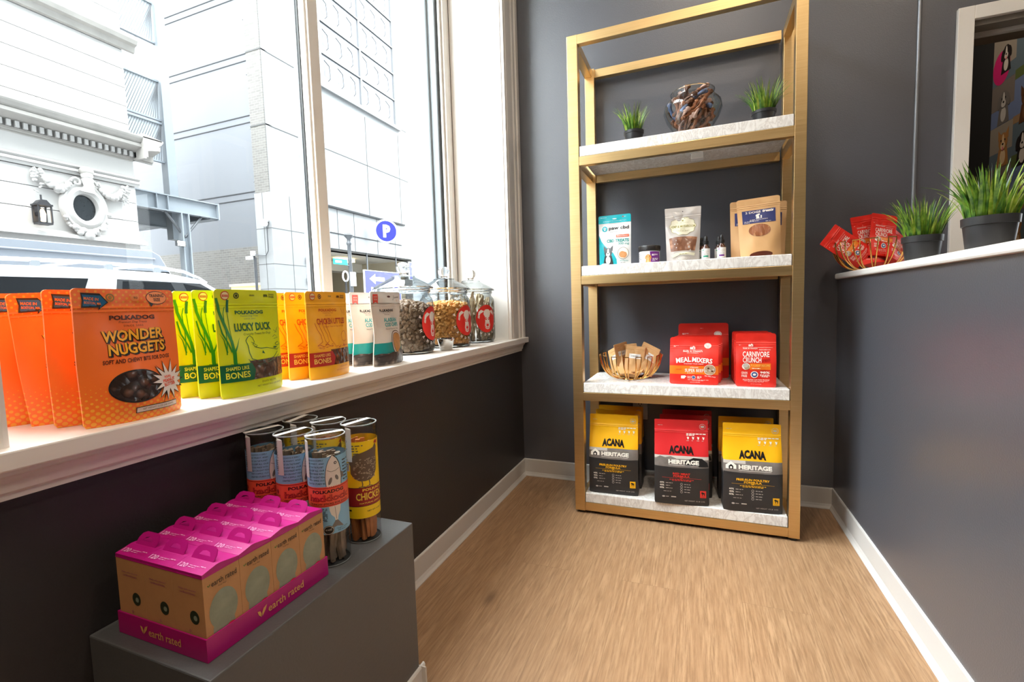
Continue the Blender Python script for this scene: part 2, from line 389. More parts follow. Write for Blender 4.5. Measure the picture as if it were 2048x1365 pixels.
# ------------------------------------------------------------------ setting: shell
struct(MB().box(-1.42, 3.1, -3.2, 2.41, -.12, 0, FLOOR).build('floor'))
struct(MB().box(-1.42, 3.1, -3.2, 5.0, 3.60, 3.70, CEIL).build('ceiling'))
b = MB()
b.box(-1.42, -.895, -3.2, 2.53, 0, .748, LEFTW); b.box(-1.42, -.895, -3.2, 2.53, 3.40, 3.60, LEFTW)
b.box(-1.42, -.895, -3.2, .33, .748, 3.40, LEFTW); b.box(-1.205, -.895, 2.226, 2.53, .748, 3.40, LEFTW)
struct(b.build('wall_left'))
b = MB()
b.box(-.895, .987, 2.41, 2.53, 0, 3.60, WALL); b.box(.987, 2.05, 2.41, 2.53, 0, 1.0, WALL); b.box(.987, 2.05, 2.41, 2.53, 1.985, 3.60, WALL); b.box(2.05, 3.1, 2.41, 2.53, 0, 3.60, WALL)
struct(b.build('wall_back'))
struct(MB().box(.570, .815, -1.4, 2.41, 0, 1.021, WALL).build('wall_right'))
struct(MB().box(-1.42, 3.1, -3.3, -3.2, -.12, 3.60, REAR).build('wall_rear'))
struct(MB().box(3.0, 3.1, -3.2, 2.53, 0, 3.60, REAR).build('wall_far_right'))
# half wall ledge
b = MB(); b.box(.556, .83, -1.42, 2.402, 1.021, 1.045, WHITE); struct(b.build('trim_1', bev=.006))
# vertical bead on the back wall
BEAD = mat('satin_grey_corner_bead', S(150, 152, 158), .3, .6)
struct(MB().cyl((.822, 2.408, 1.045), (.822, 2.408, 3.60), .007, BEAD, 12).build('trim_2'))

# skirting: vinyl cove strip, profile (distance from wall, height)
SK = [(0, 0), (.016, 0), (.016, .003), (.010, .012), (.006, .022), (.006, .090), (.004, .094), (0, .095)]
struct(MB().prism([(-.895+d, z) for d, z in SK], -3.2, 2.41, VINYL, 1).build('baseboard_left'))
struct(MB().prism([(2.41-d, z) for d, z in SK], -.895, .570, VINYL, 0).build('baseboard_back'))
struct(MB().prism([(.570-d, z) for d, z in SK], -1.4, 2.41, VINYL, 1).build('baseboard_right'))

# window: sill, apron moulding, casing, jambs
struct(MB().box(-1.20, -.850, -.05, 2.408, .748, .776, WOODW).build('trim_3', bev=.003))
AP = [(-.895, .748), (-.860, .748), (-.860, .741), (-.866, .737), (-.870, .729), (-.873, .716), (-.878, .712), (-.878, .704), (-.895, .704)]
struct(MB().prism(AP, -.02, 2.372, WOODW, 1).build('trim_4'))
def casing(y0, y1, s):                                            # fluted board, s = +1: flutes run from the opening outwards to +y
    P = [(0, 0), (.017, 0), (.019, .006), (.019, .012), (.013, .017), (.013, .023), (.018, .029), (.020, .05), (.021, .085), (.018, .092), (.018, .098), (.024, .106), (.024, .128), (.020, .132), (.020, .140), (.027, .146), (.027, .176), (0, .176)]
    k = (y1-y0)/.176
    return [(-.895+x, (y0+y*k) if s > 0 else (y1-y*k)) for x, y in P]
struct(MB().prism(casing(2.226, 2.405, 1), .776, 3.53, WOODW, 2).build('trim_5'))
struct(MB().prism(casing(.155, .334, -1), .776, 3.53, WOODW, 2).build('trim_6'))
struct(MB().box(-.895, -.868, .155, 2.405, 3.40, 3.53, WOODW).build('trim_7', bev=.003))
b = MB(); b.box(-1.17, -.893, 2.222, 2.226, .776, 3.40, WHITE); b.box(-1.17, -.893, .33, .334, .776, 3.40, WHITE); b.box(-1.17, -.893, .334, 2.222, 3.396, 3.40, WHITE)
struct(b.build('trim_8'))
W = empty('window_1', 'tall two pane shop window looking on the street', 'window', (-1.2, 1.28, .776)); struct(W)
def wp(mb, name, bev=0.0):
    o = mb.build(name, W, bev=bev); o.location = (1.2, -1.28, -.776); return o
b = MB(); b.box(-1.215, -1.172, .334, 2.222, .776, .815, WOODW); b.box(-1.215, -1.172, .334, 2.222, 3.34, 3.396, WOODW)
b.box(-1.215, -1.172, 2.165, 2.222, .815, 3.34, WOODW); b.box(-1.196, -1.184, 2.150, 2.165, .815, 3.34, WOODW); b.box(-1.215, -1.172, .334, .38, .815, 3.34, WOODW)
wp(b, 'frame', .003)
b = MB(); b.box(-1.196, -1.172, 1.253, 1.297, .815, 3.34, WOODW); b.box(-1.205, -1.181, 1.246, 1.253, .815, 3.34, WHITE); wp(b, 'mullion', .002)
b = MB(); b.box(-1.235, -1.215, 1.243, 1.30, .776, 3.40, METAL); b.box(-1.215, -1.196, 1.251, 1.30, .815, 3.34, METAL); wp(b, 'metal_cover', .003)
b = MB(); b.box(-1.211, -1.206, 2.140, 2.165, .815, 3.34, GASK); b.box(-1.213, -1.206, 1.244, 1.2515, .815, 3.34, GASK); wp(b, 'gasket')
wp(MB().box(-1.203, -1.199, .38, 1.25, .815, 3.34, PANE), 'pane'); wp(MB().box(-1.203, -1.199, 1.30, 2.16, .815, 3.34, PANE), 'pane')
# outside face of our own building
b = MB(); b.box(-1.42, -1.216, 2.165, 2.9, -.2, 3.70, EXTM); b.box(-1.36, -1.26, 2.150, 2.165, -.2, 3.70, EXTM)
struct(b.build('wall_outer_pier', bev=.01))
struct(MB().box(-1.42, 3.1, -12, 30, 3.71, 24, EXTM).build('wall_sky_blocker'))  # unseen upper mass, added so less sky light reaches the facades opposite
struct(MB().box(-1.40, 3.1, 5.1, 30, -.3, 3.71, EXTM).build('wall_outer_right')); struct(MB().box(-1.40, 3.1, -12, -3.32, -.3, 3.71, EXTM).build('wall_outer_left'))
b = MB(); b.box(-1.42, -1.215, .1, 2.165, .60, .776, EXTM); struct(b.build('trim_9'))

# inner window in the back wall
b = MB(); b.box(.937, .987, 2.392, 2.41, 1.045, 2.035, WHITE); b.box(.987, 2.05, 2.392, 2.41, 1.985, 2.035, WHITE); b.box(2.05, 2.10, 2.392, 2.41, 1.045, 2.035, WHITE)
struct(b.build('trim_10', bev=.002))
TAUPE = mat('taupe_reveal_paint', S(120, 112, 102), .6); BLACKW = mat('black_far_wall_paint', S(26, 25, 26), .7)
b = MB(); b.box(.987, 2.05, 2.41, 2.60, 1.965, 1.985, TAUPE); b.box(.987, 2.05, 2.47, 2.49, 1.950, 1.966, VINYL); struct(b.build('trim_11'))
b = MB(); b.box(.9, 1.75, 4.9, 5.0, 0, 3.60, BLACKW); b.box(.80, .9, 2.53, 5.0, 0, 3.60, BLACKW); struct(b.build('wall_next_room_far'))
struct(MB().box(1.62, 1.72, 2.53, 4.9, 0, 3.60, BLACKW).build('wall_next_room_side'))
struct(MB().box(.80, 1.72, 2.53, 5.0, -.12, 0, FLOOR).build('floor_next_room'))
# street
struct(MB().box(-5.2, -1.42, -14, 40, -.34, -.20, PAVE).build('sidewalk'))
struct(MB().box(-60, -5.2, -20, 60, -.45, -.27, CONC).build('street'))

# ================================================================== brass shelving unit
def brass():
    m = bpy.data.materials.new('brushed_brass'); m.use_nodes = True; nt = m.node_tree; N = nt.nodes; L = nt.links; b = N['Principled BSDF']
    b.inputs['Metallic'].default_value = 1; b.inputs['Roughness'].default_value = .30
    tc = N.new('ShaderNodeTexCoord'); mp = N.new('ShaderNodeMapping'); mp.inputs['Scale'].default_value = (4, 4, 260); L.new(tc.outputs['Object'], mp.inputs[0])
    nz = N.new('ShaderNodeTexNoise'); nz.inputs['Scale'].default_value = 1.2; nz.inputs['Detail'].default_value = 4; L.new(mp.outputs[0], nz.inputs[0])
    mx = N.new('ShaderNodeMix'); mx.data_type = 'RGBA'; mx.inputs[6].default_value = S(218, 182, 126); mx.inputs[7].default_value = S(238, 208, 154); L.new(nz.outputs[0], mx.inputs[0]); L.new(mx.outputs[2], b.inputs['Base Color'])
    mr = N.new('ShaderNodeMapRange'); mr.inputs[3].default_value = .26; mr.inputs[4].default_value = .42; L.new(nz.outputs[0], mr.inputs[0]); L.new(mr.outputs[0], b.inputs['Roughness'])
    bp = N.new('ShaderNodeBump'); bp.inputs['Strength'].default_value = .06; bp.inputs['Distance'].default_value = .001; L.new(nz.outputs[0], bp.inputs['Height']); L.new(bp.outputs[0], b.inputs['Normal'])
    return m
BRASS = brass()
def marble():
    m = bpy.data.materials.new('white_marble'); m.use_nodes = True; nt = m.node_tree; N = nt.nodes; L = nt.links; b = N['Principled BSDF']
    tc = N.new('ShaderNodeTexCoord'); mp = N.new('ShaderNodeMapping'); mp.inputs['Scale'].default_value = (9, 6, 4); mp.inputs['Rotation'].default_value = (.3, .5, .2); L.new(tc.outputs['Object'], mp.inputs[0])
    n1 = N.new('ShaderNodeTexNoise'); n1.inputs['Scale'].default_value = 3.2; n1.inputs['Detail'].default_value = 8; n1.inputs['Roughness'].default_value = .62; n1.inputs['Distortion'].default_value = 1.6; L.new(mp.outputs[0], n1.inputs[0])
    r = N.new('ShaderNodeValToRGB'); e = r.color_ramp.elements; e[0].position = .40; e[0].color = S(238, 236, 233); e[1].position = .60; e[1].color = S(240, 238, 235)
    q = e.new(.485); q.color = S(226, 222, 218); q = e.new(.505); q.color = S(208, 203, 199); q = e.new(.53); q.color = S(224, 219, 214)
    L.new(n1.outputs[0], r.inputs[0]); L.new(r.outputs[0], b.inputs['Base Color']); b.inputs['Roughness'].default_value = .22; return m
MARBLE = marble()
XL0, XL1, XR0, XR1 = -.512, -.467, .336, .375; YF, YR = 2.03, 2.345; YE = 2.388
unit = empty('shelving_unit', 'tall brass frame shelving unit with four white marble shelves against the dark wall', 'shelves', (-.07, 2.2, 0))
def up(mb, name, bev=.0012):
    o = mb.build(name, unit, bev=bev); o.location = (.07, -2.2, 0); return o
for x0, x1 in ((XL0, XL1), (XR0, XR1)):
    for y0, y1, s in ((YF, YF+.042, 0), (YR, YE, .008)):
        up(MB().box(x0+s, x1+s, y0, y1, .012, 2.078, BRASS), 'leg')
        BLK = mat('black_rubber_foot', S(22, 22, 22), .6); up(MB().cyl(((x0+x1)/2+s, (y0+y1)/2, 0), ((x0+x1)/2+s, (y0+y1)/2, .013), .014, BLK), 'foot')
LV = (1.62, 1.112, .598, .095)
for z in LV+(None,):
    zt = 2.078 if z is None else z-.043; h = .038 if z is None else .037
    if z == .095: zt, h = .052, .038
    up(MB().box(XL1, XR0, YF+.001, YF+.03, zt-h, zt, BRASS), 'front_rail'); up(MB().box(XL1, XR0, YE-.03, YE-.001, zt-h, zt, BRASS), 'rear_rail')
    up(MB().box(XL0+.006, XL1-.004, YF+.042, YR, zt-h, zt, BRASS), 'side_rail'); up(MB().box(XR0+.006, XR1-.004, YF+.042, YR, zt-h, zt, BRASS), 'side_rail')
    if z: up(MB().box(XL1+.002, XR0-.002, YF+.002, YE-.002, zt, z, MARBLE), 'marble_shelf', .0025)
CLEAR = mat('milky_plastic', S(225, 222, 218), .3)
up(MB().box(-.02, .03, 2.20, 2.24, 1.552, 1.577, CLEAR), 'wire_clip', .002)

# wall outlet behind the unit
OUTL = mat('white_outlet_plastic', S(225, 224, 222), .35)
o = empty('wall_outlet', 'white power outlet low on the dark wall behind the brass shelves', 'outlet', (-.262, 2.409, .415))
MB().box(-.036, .036, -.007, 0, -.058, .058, OUTL).build('cover_plate', o, bev=.002)
for q in (-.020, .020):
    b = MB(); b.box(-.017, .017, -.010, -.007, q-.014, q+.014, OUTL)
    s = MB()
    for x in (-.007, .007): s.box(x-.0015, x+.0015, -.0104, -.0098, q-.002, q+.009, GASK)
    s.cyl((0, -.0104, q-.008), (0, -.0098, q-.008), .0025, GASK, 8)
    f = b.build('socket', o, bev=.001); s.build('slots', f)

# ================================================================== plinth, tray, boxes, tubes
PL = mat('dark_grey_plinth_paint', S(84, 85, 86), .42, var=.03, vs=5, bump=.15, bs=200)
p = empty('display_plinth', 'dark grey painted block plinth with a white skirting under the window sill', 'plinth', (-.755, .65, 0))
MB().box(-.138, .138, -.245, .248, 0, .45, PL).build('block', p, bev=.0025)
b = MB(); b.prism([(.138+d, z) for d, z in SK], -.245, .264, VINYL, 1); b.prism([(.248+d, z) for d, z in SK], -.122, .154, VINYL, 0); b.build('skirting', p)

MAG = mat('magenta_card', S(182, 16, 122), .38, var=.04, vs=30); MAGD = mat('magenta_card_side', S(178, 6, 112), .4, var=.04, vs=30); KR = mat('kraft_card', S(190, 140, 92), .6, var=.07, vs=60, bump=.08, bs=260)
DKI = ink('brown_black', S(60, 44, 32)); LEAF = ink('leaf_green', S(70, 120, 50)); PURP = ink('purple', S(150, 40, 110)); PINKT = ink('pale_pink', S(238, 170, 214)); GOLDT = ink('gold', S(226, 170, 96)); REDB = ink('badge_red', S(190, 30, 50))
ROLL = mat('grey_green_bag_roll', S(136, 144, 126), .25, var=.32, vs=38, bump=.7, bs=50); HOLE = ink('dark_green_roll', S(44, 54, 36))
ZP = .4508
t = empty('display_tray', 'low magenta cardboard display tray holding twelve kraft boxes on the plinth', 'tray', (-.752, .545, ZP))
tx, ty, th = .1015, .1185, .035
b = MB(); b.box(-tx, tx, -ty, ty, 0, .002, MAGD); b.box(-tx, tx, -ty, -ty+.002, .002, th, MAGD); b.box(-tx, tx, ty-.002, ty, .002, th, MAGD); b.box(-tx, -tx+.002, -ty+.002, ty-.002, .002, th, MAGD); b.box(tx-.002, tx, -ty+.002, ty-.002, .002, th, MAGD)
def leafmark(P, cx, cy, k, m, L=2):
    a = P.w/P.h
    P.poly([(cx-k, cy+.9*k*a), (cx-.3*k, cy+.7*k*a), (cx, cy-.1*k*a), (cx-.1*k, cy-.8*k*a), (cx-.7*k, cy-.1*k*a)], m, L); P.poly([(cx+.1*k, cy-.8*k*a), (cx+.15*k, cy+.1*k*a), (cx+.6*k, cy+.9*k*a), (cx+1.5*k, cy+1.3*k*a), (cx+1.1*k, cy+.3*k*a)], m, L)
def addp(mb, P):
    mb.add(P.mb.v, [], P.mb.mats[0] if P.mb.mats else KR); k0 = len(mb.v)-len(P.mb.v)
    for f, mi in zip(P.mb.f, P.mb.m): mb.f.append([k0+i for i in f]); mb.m.append(mb.mi(P.mb.mats[mi])); mb.sm.append(False)
P = Printer(flat_surf((0, -ty, 0), (2*tx, 0, 0), (0, 0, th), (0, -1, 0)), 2*tx, th); leafmark(P, -.19, .5, .035, GOLDT); P.text('earth rated', .05, .5, .36, .36, GOLDT, bold=.01); addp(b, P)
P = Printer(flat_surf((tx, 0, 0), (0, 2*ty, 0), (0, 0, th), (1, 0, 0)), 2*ty, th); leafmark(P, -.12, .5, .03, GOLDT); P.text('earth rated', .09, .5, .31, .36, GOLDT, bold=.01); addp(b, P)
b.build('tray_body', t)

bw, bl, bh = .0655, .0575, .133                                    # along x, along y, height
def make_box():
    o = empty('bag_roll_box', 'x', 'box', (0, 0, 0)); hx, hy = bw/2, bl/2
    b = MB(); b.box(-hx, hx, -hy, hy, 0, bh-.012, KR)
    P = Printer(flat_surf((hx, 0, 0), (0, bl, 0), (0, 0, bh), (1, 0, 0)), bl, bh)
    leafmark(P, -.36, .80, .035, LEAF); P.text('earth rated', .06, .805, .70, .062, DKI, bold=.012); P.text('Poop Bags', 0, .745, .22, .022, DKI)
    P.ell(.16, .18, .17, .085, REDB, 3, 22); P.text('NEW BAGS', .16, .195, .24, .028, GOLDT, 4); P.text('SAME BOX', .16, .155, .2, .022, GOLDT, 4); addp(b, P)
    P = Printer(flat_surf((0, -hy, 0), (bw, 0, 0), (0, 0, bh), (0, -1, 0)), bw, bh)
    P.text('Made with recycled', 0, .755, .56, .026, PURP); P.text('cardboard boxes', 0, .72, .5, .026, PURP); P.lines(-.32, .32, .19, .235, 2, DKI, seed=4, fill=.3, center=True); P.lines(-.18, .18, .13, .15, 1, DKI, seed=5, fill=.4, center=True); P.lines(-.2, .2, .06, .08, 1, DKI, seed=6, fill=.4, center=True)
    P.ring(0, .285, .03, .016, .0006, PURP); addp(b, P)
    b.build('carton', o)
    # lid: magenta top with a raised carry tab
    b = MB(); b.box(-hx-.0004, hx+.0004, -hy-.0004, hy+.0004, bh-.012, bh-.0105, MAG); b.prism([(-hy, bh-.0105), (hy, bh-.0105), (hy, bh-.006), (.0, bh-.001), (-.006, bh-.001), (-hy, bh-.006)], -hx, hx, MAG, 0)
    P = Printer(lambda u, v: (Vector((hx*2*u, -hy+(hy-.006)*v, bh-.006+.005*v)), Vector((0, -.22, .97))), bw, hy-.006); P.text('120', -.30, .42, .26, .34, PINKT, bold=.02); P.lines(-.12, .2, .3, .56, 2, PINKT, seed=2, fill=.3); P.lines(.22, .46, .5, .6, 1, PINKT, seed=5, fill=.5); addp(b, P)
    b.build('lid', o)
    prof = [(-.024, 0), (-.024, .010), (-.020, .017), (-.013, .020), (.013, .020), (.020, .017), (.024, .010), (.024, 0)]; slot = [(-.013, .006), (-.008, .012), (0, .0135), (.008, .012), (.013, .006)]
    b = MB(); n = 16
    def outl(t): k = t*(len(prof)-1); i = min(int(k), len(prof)-2); f = k-i; return (prof[i][0]+(prof[i+1][0]-prof[i][0])*f, prof[i][1]+(prof[i+1][1]-prof[i][1])*f)
    def inl(t): k = t*(len(slot)-1); i = min(int(k), len(slot)-2); f = k-i; return (slot[i][0]+(slot[i+1][0]-slot[i][0])*f, slot[i][1]+(slot[i+1][1]-slot[i][1])*f)
    lean = lambda q, off: Vector((q[0], -.004+q[1]*.62+off, bh-.0012+q[1]*.80))
    for off, fl in ((-.0006, False), (.0006, True)): b.grid(lambda u, v, off=off: lean(outl(u), off).lerp(lean(inl(u), off), v), 21, 1, MAG, flip=fl, smooth=False)
    b.add([lean(q, k) for q in ((-.024, 0), (-.013, .006), (.013, .006), (.024, 0)) for k in (-.0006, .0006)], [(0, 2, 4, 6), (1, 7, 5, 3)], MAG)
    b.build('carry_tab', o)
    P = Printer(flat_surf((hx, 0, 0), (0, bl, 0), (0, 0, bh), (1, 0, 0)), bl, bh)
    P.ell(0, .47, .39, .225, ROLL, 1, 34); P.ell(-.02, .27, .30, .14, ROLL, 1.2, 30); P.mb.build('window', o)
    P = Printer(flat_surf((0, -hy, 0), (bw, 0, 0), (0, 0, bh), (0, -1, 0)), bw, bh)
    P.ell(.17, .45, .15, .078, HOLE, 1, 26); P.ell(.20, .445, .06, .03, ROLL, 1.5, 16); P.mb.build('peep_hole', o)
    return o
bx = make_box(); first = True
COLN = ('column nearest the wall', 'middle column', 'column facing the room'); ROWN = ('first row from the front', 'second row from the front', 'third row from the front', 'back row')
for i in range(3):
    for j in range(4):
        loc = (-.752+(i-1)*(bw+.0004), .545+(j-1.5)*(bl+.0004), ZP+.0022); lb = 'kraft box with magenta top, %s, %s' % (COLN[i], ROWN[j])
        if first: bx.location = loc; bx['label'] = lb; bx['group'] = 'kraft boxes in the magenta tray'; first = False
        else: dup(bx, loc, label=lb)

CLR = thin_glass('clear_plastic_tube', tint=(.985, .99, .99, 1), ior=1.42, boost=1.0, edge=(.62, .65, .67, 1)); SKYB = film('sky_blue_label', S(136, 184, 214), .4); CORAL = ink('coral', S(240, 92, 62)); DRED = ink('dark_red', S(150, 24, 24)); YEL = film('yellow_label', S(246, 204, 16), .4); BK = ink('black', S(26, 22, 22)); FISHW = ink('fish_cream', S(226, 214, 202)); FISHG = ink('fish_grey', S(120, 112, 106)); WT = mat('white_paper_tape', S(206, 201, 196), .55); HENB = ink('hen_brown', S(104, 84, 66)); HENL = ink('hen_light', S(170, 150, 126)); YTX = ink('yellow_text', S(244, 206, 70)); HADK = ink('haddock_coral', S(206, 66, 46)); RDOT = ink('rust_red', S(176, 40, 30))
FSK = mat('dried_fish_skin', S(128, 110, 92), .35, var=.5, vs=35, bump=.5, bs=60); JERK = mat('chicken_jerky', S(186, 112, 58), .4, var=.4, vs=30, bump=.5, bs=60)
TR, THH = .0365, .256; RIMP = mat('pale_plastic_rim', S(150, 154, 156), .15, var=.1, vs=60)
def make_tube(fish=True, turn=0.0, seal=.115):
    o = empty('treat_tube', 'x', 'tube', (0, 0, 0))
    b = MB(); b.lathe([(.0005, .001), (TR-.002, .001), (TR-.0005, .0025), (TR, .004), (TR, THH-.022), (TR-.0004, THH-.020), (TR-.0004, THH-.004)], CLR, 40); b.lathe([(TR-.0022, .0004), (TR-.0002, .0008), (TR-.0004, .0024), (TR-.0022, .0018)], RIMP, 40, closed=True); b.build('tube_wall', o)
    b = MB(); b.lathe([(TR+.0006, THH-.020), (TR+.0009, THH-.019), (TR+.0009, THH-.002), (TR, THH), (TR-.003, THH-.0003), (TR-.005, THH-.004), (.0005, THH-.004)], CLR, 40); b.lathe([(TR-.0012, THH-.0012), (TR+.0011, THH-.0012), (TR+.0011, THH+.0002), (TR-.0012, THH+.0002)], RIMP, 40, closed=True); b.build('cap', o)
    f = lambda u, v: (Vector(((TR+.0004)*math.sin(2*PI*u+turn), -(TR+.0004)*math.cos(2*PI*u+turn), v*THH)), Vector((math.sin(2*PI*u+turn), -math.cos(2*PI*u+turn), 0)))
    P = Printer(f, 2*PI*TR, THH, maxlen=.006, gap=.00025)
    BASE = SKYB if fish else YEL; v0, v1 = (.26, .855) if fish else (.215, .865)
    P.rect(-.5, .5, v0, v1, BASE, 1)
    if fish:
        P.rect(-.5, .5, .475, .63, CORAL, 2); P.rect(-.5, .5, .482, .486, DRED, 3); P.rect(-.5, .5, .618, .622, DRED, 3)
        P.text('POLKADOG', .10, .592, .26, .026, BK, 3, bold=.03); P.text('haddock', .113, .543, .36, .052, DRED, 3, bold=.05); P.text('haddock', .108, .547, .345, .047, HADK, 4, bold=.0); P.text('CRUNCHY STICKS FOR DOGS', .1, .498, .34, .014, BK, 3, bold=.02)
        P.ell(-.14, .565, .016, .018, DRED, 3, 12); P.lines(-.17, -.11, .525, .54, 2, DRED, 3, 3)
        # the fish, nose up, running behind the red band
        P.poly([(.155, .86), (.18, .84), (.20, .80), (.212, .75), (.215, .69), (.21, .625), (.09, .625), (.083, .69), (.09, .745), (.10, .80), (.12, .84), (.14, .862)], FISHW, 2)
        P.stroke([(.155, .86), (.18, .84), (.20, .80), (.212, .75), (.216, .69), (.21, .63)], .0012, BK, 3); P.stroke([(.14, .862), (.115, .83), (.098, .79), (.087, .74), (.083, .69), (.088, .63)], .0008, BK, 3)
        P.ell(.168, .805, .012, .0115, BK, 3, 14); P.ell(.168, .805, .006, .0055, FISHW, 4, 10); P.stroke([(.10, .755), (.13, .742), (.165, .745), (.2, .76)], .0009, FISHG, 3); P.ell(.175, .69, .013, .022, FISHG, 3, 14, 20); P.ell(.12, .67, .012, .03, FISHG, 3, 14, -20); P.poly([(.213, .73), (.24, .715), (.245, .68), (.215, .675)], FISHG, 2.5)
        P.poly([(.10, .475), (.195, .475), (.19, .43), (.17, .39), (.165, .36), (.145, .36), (.14, .385), (.115, .41), (.105, .44)], FISHW, 2); P.poly([(.145, .362), (.165, .362), (.215, .30), (.155, .315), (.10, .30)], FISHG, 2.2); P.stroke([(.145, .47), (.15, .42), (.155, .37)], .0008, FISHG, 3)
        for k, s in enumerate(('POLKADOG IS SIMPLY', 'THE FINEST, AND', 'BEST ON THE PLANET', 'WE KEEP ALL OUR', 'FOODS MADE WITH', 'WILD CAUGHT FISH', 'AND A SIMPLE, OLD', 'CRAFTED STURDY IN')): P.text(s, .003, .835-k*.0255, .155 if k % 2 else .145, .0125, BK, 2, shear=.2)
        for k in range(7): P.lines(.235, .34, .80-k*.025, .815-k*.025, 1, BK, 2, 20+k, .6)
        P.lines(-.06, .085, .35, .465, 11, BK, 2, 7, .45); P.rect(-.045, .035, .27, .32, FISHW, 2)
        for k in range(9): P.rect(-.04+k*.008, -.036+k*.008, .275, .316, BK, 3)
        P.ell(.088, .293, .044, .040*1.0*2*PI*TR/THH, BK, 2, 24); P.ring(.088, .293, .040, .036*2*PI*TR/THH, .0008, FISHW, 3); P.text('NO ADDED', .088, .296, .05, .012, FISHW, 3)
        P.text('"THAT\'S HOW', .205, .292, .11, .012, BK, 2); P.text('WE ROLL."', .205, .277, .09, .012, BK, 2)
    else:
        P.rect(-.5, .5, .32, .475, DRED, 2); P.rect(-.5, .5, .316, .32, BK, 2); P.rect(-.5, .5, .475, .479, BK, 2)
        P.text('POLKADOG', .10, .455, .26, .022, YTX, 3, bold=.03); P.text('CHICKEN STRIPS', .14, .40, .46, .062, YTX, 3, bold=.02); P.text('NATURAL JERKY FOR DOGS', .12, .342, .36, .014, YTX, 3, bold=.02); P.text('NET WT. 4 OZ. (113 GRAMS)', .14, .27, .27, .016, BK, 2, bold=.02); P.lines(-.24, -.14, .25, .295, 2, BK, 2, 4, .6)
        hen = [(-.13, .60), (-.10, .56), (-.05, .535), (.0, .53), (.05, .535), (.09, .56), (.115, .60), (.125, .66), (.125, .73), (.135, .80), (.12, .835), (.09, .80), (.06, .745), (.03, .715), (-.02, .705), (-.05, .715), (-.07, .75), (-.10, .755), (-.105, .735), (-.135, .735), (-.125, .71), (-.145, .69), (-.13, .665)]
        P.poly(hen, HENB, 2)
        rd = random.Random(5)
        for _ in range(90):
            x, y = rd.uniform(-.1, .11), rd.uniform(.55, .72); P.ell(x, y, rd.uniform(.006, .011), rd.uniform(.003, .006), HENL, 3, 6, rd.uniform(-40, 40))
        for x in (-.03, .035): P.stroke([(x, .535), (x+.005, .505), (x, .485)], .002, HENB, 2); P.stroke([(x-.03, .483), (x, .487), (x+.03, .481)], .0015, HENB, 2)
        P.poly([(.10, .835), (.12, .86), (.13, .85), (.15, .86), (.145, .825)], RDOT, 3)
        for k in range(10): P.lines(-.15 if k < 5 else -.2, .08 if k < 5 else -.14, .825-k*.022, .84-k*.022, 1, HENB, 2, 30+k, .6)
        P.rect(-.22, -.14, .62, .69, FISHW, 2)
        for k in range(8): P.rect(-.215+k*.009, -.211+k*.009, .625, .685, BK, 3)
    P.mb.build('label', o)
    # paper seal: down one side and across the top
    a0 = turn-seal*2*PI; sx, sy = math.sin(a0), -math.cos(a0); hw = .0068
    def tp(u, v):                                                  # v: 0..1 along the strip
        if v < .5:
            z = THH*(.70+.30*v/.5); an = a0+u*2*hw/TR; return Vector(((TR+.0016)*math.sin(an), -(TR+.0016)*math.cos(an), z))
        t = (v-.5)/.5; r0 = TR*(1-2*t); return Vector((sx*r0-sy*u*2*hw*-1, sy*r0+sx*u*2*hw*-1, THH+.0008))
    b = MB(); b.grid(tp, 4, 24, WT)
    def tps(u, v):
        p = tp(u, v); n = Vector((sx, sy, 0)) if v < .5 else Vector((0, 0, 1)); return p, n
    P = Printer(lambda u, v: tps(v-.5, .5-(u+.5)*.5), .0768, .0136, .004, .0003); P.text('* POLKADOG BAKERY *' if fish else 'Healthy Dog Treats *', 0, .5, .92, .55, BK, 2)
    addp(b, P); b.build('paper_seal', o)
    rd = random.Random(9 if fish else 4); b = MB(); mt = FSK if fish else JERK
    for k in range(60 if fish else 40):
        a = rd.uniform(0, 2*PI); r = (TR-.009)*math.sqrt(rd.random()); x, y = r*math.cos(a), r*math.sin(a); z0 = rd.uniform(.003, .012); ln = rd.uniform(.185, .222)-z0; pts = []
        for q in range(9): tt = q/8; pts.append((x+.0035*math.sin(9*tt+k), y+.0035*math.cos(7*tt+2*k), z0+ln*tt))
        b.tube(pts, rd.uniform(.0045, .0070), mt, 6, flat=rd.uniform(.35, .8))
    c = b.build('dried_sticks' if fish else 'jerky_strips', o); return o
TB = make_tube(True, R(7)); TB['group'] = 'fish stick tubes on the plinth'
HX = ((-.685, .712, R(0)), (-.762, .706, R(27)), (-.840, .704, R(20))); HL = ('clear tube with blue and coral fish label nearest the magenta tray corner', 'blue and coral fish label tube, middle of the front three', 'blue and coral fish label tube nearest the left wall')
for (x, y, a), lb in zip(HX, HL):
    if lb is HL[0]: TB.location = (x, y, ZP); TB.rotation_euler = (0, 0, a); TB['label'] = lb
    else: dup(TB, (x, y, ZP), a, lb)
TC = make_tube(False, R(52), .165); TC.location = (-.684, .81, ZP); TC['label'] = 'clear tube with yellow hen label at the right end of the plinth'; TC['group'] = 'chicken strip tubes on the plinth'
dup(TC, (-.762, .804, ZP), R(-15), 'chicken strip tube in the back row, between the hen tube and the leftmost tube')
dup(TC, (-.842, .802, ZP), R(20), 'chicken strip tube at the back beside the left wall, mostly hidden')

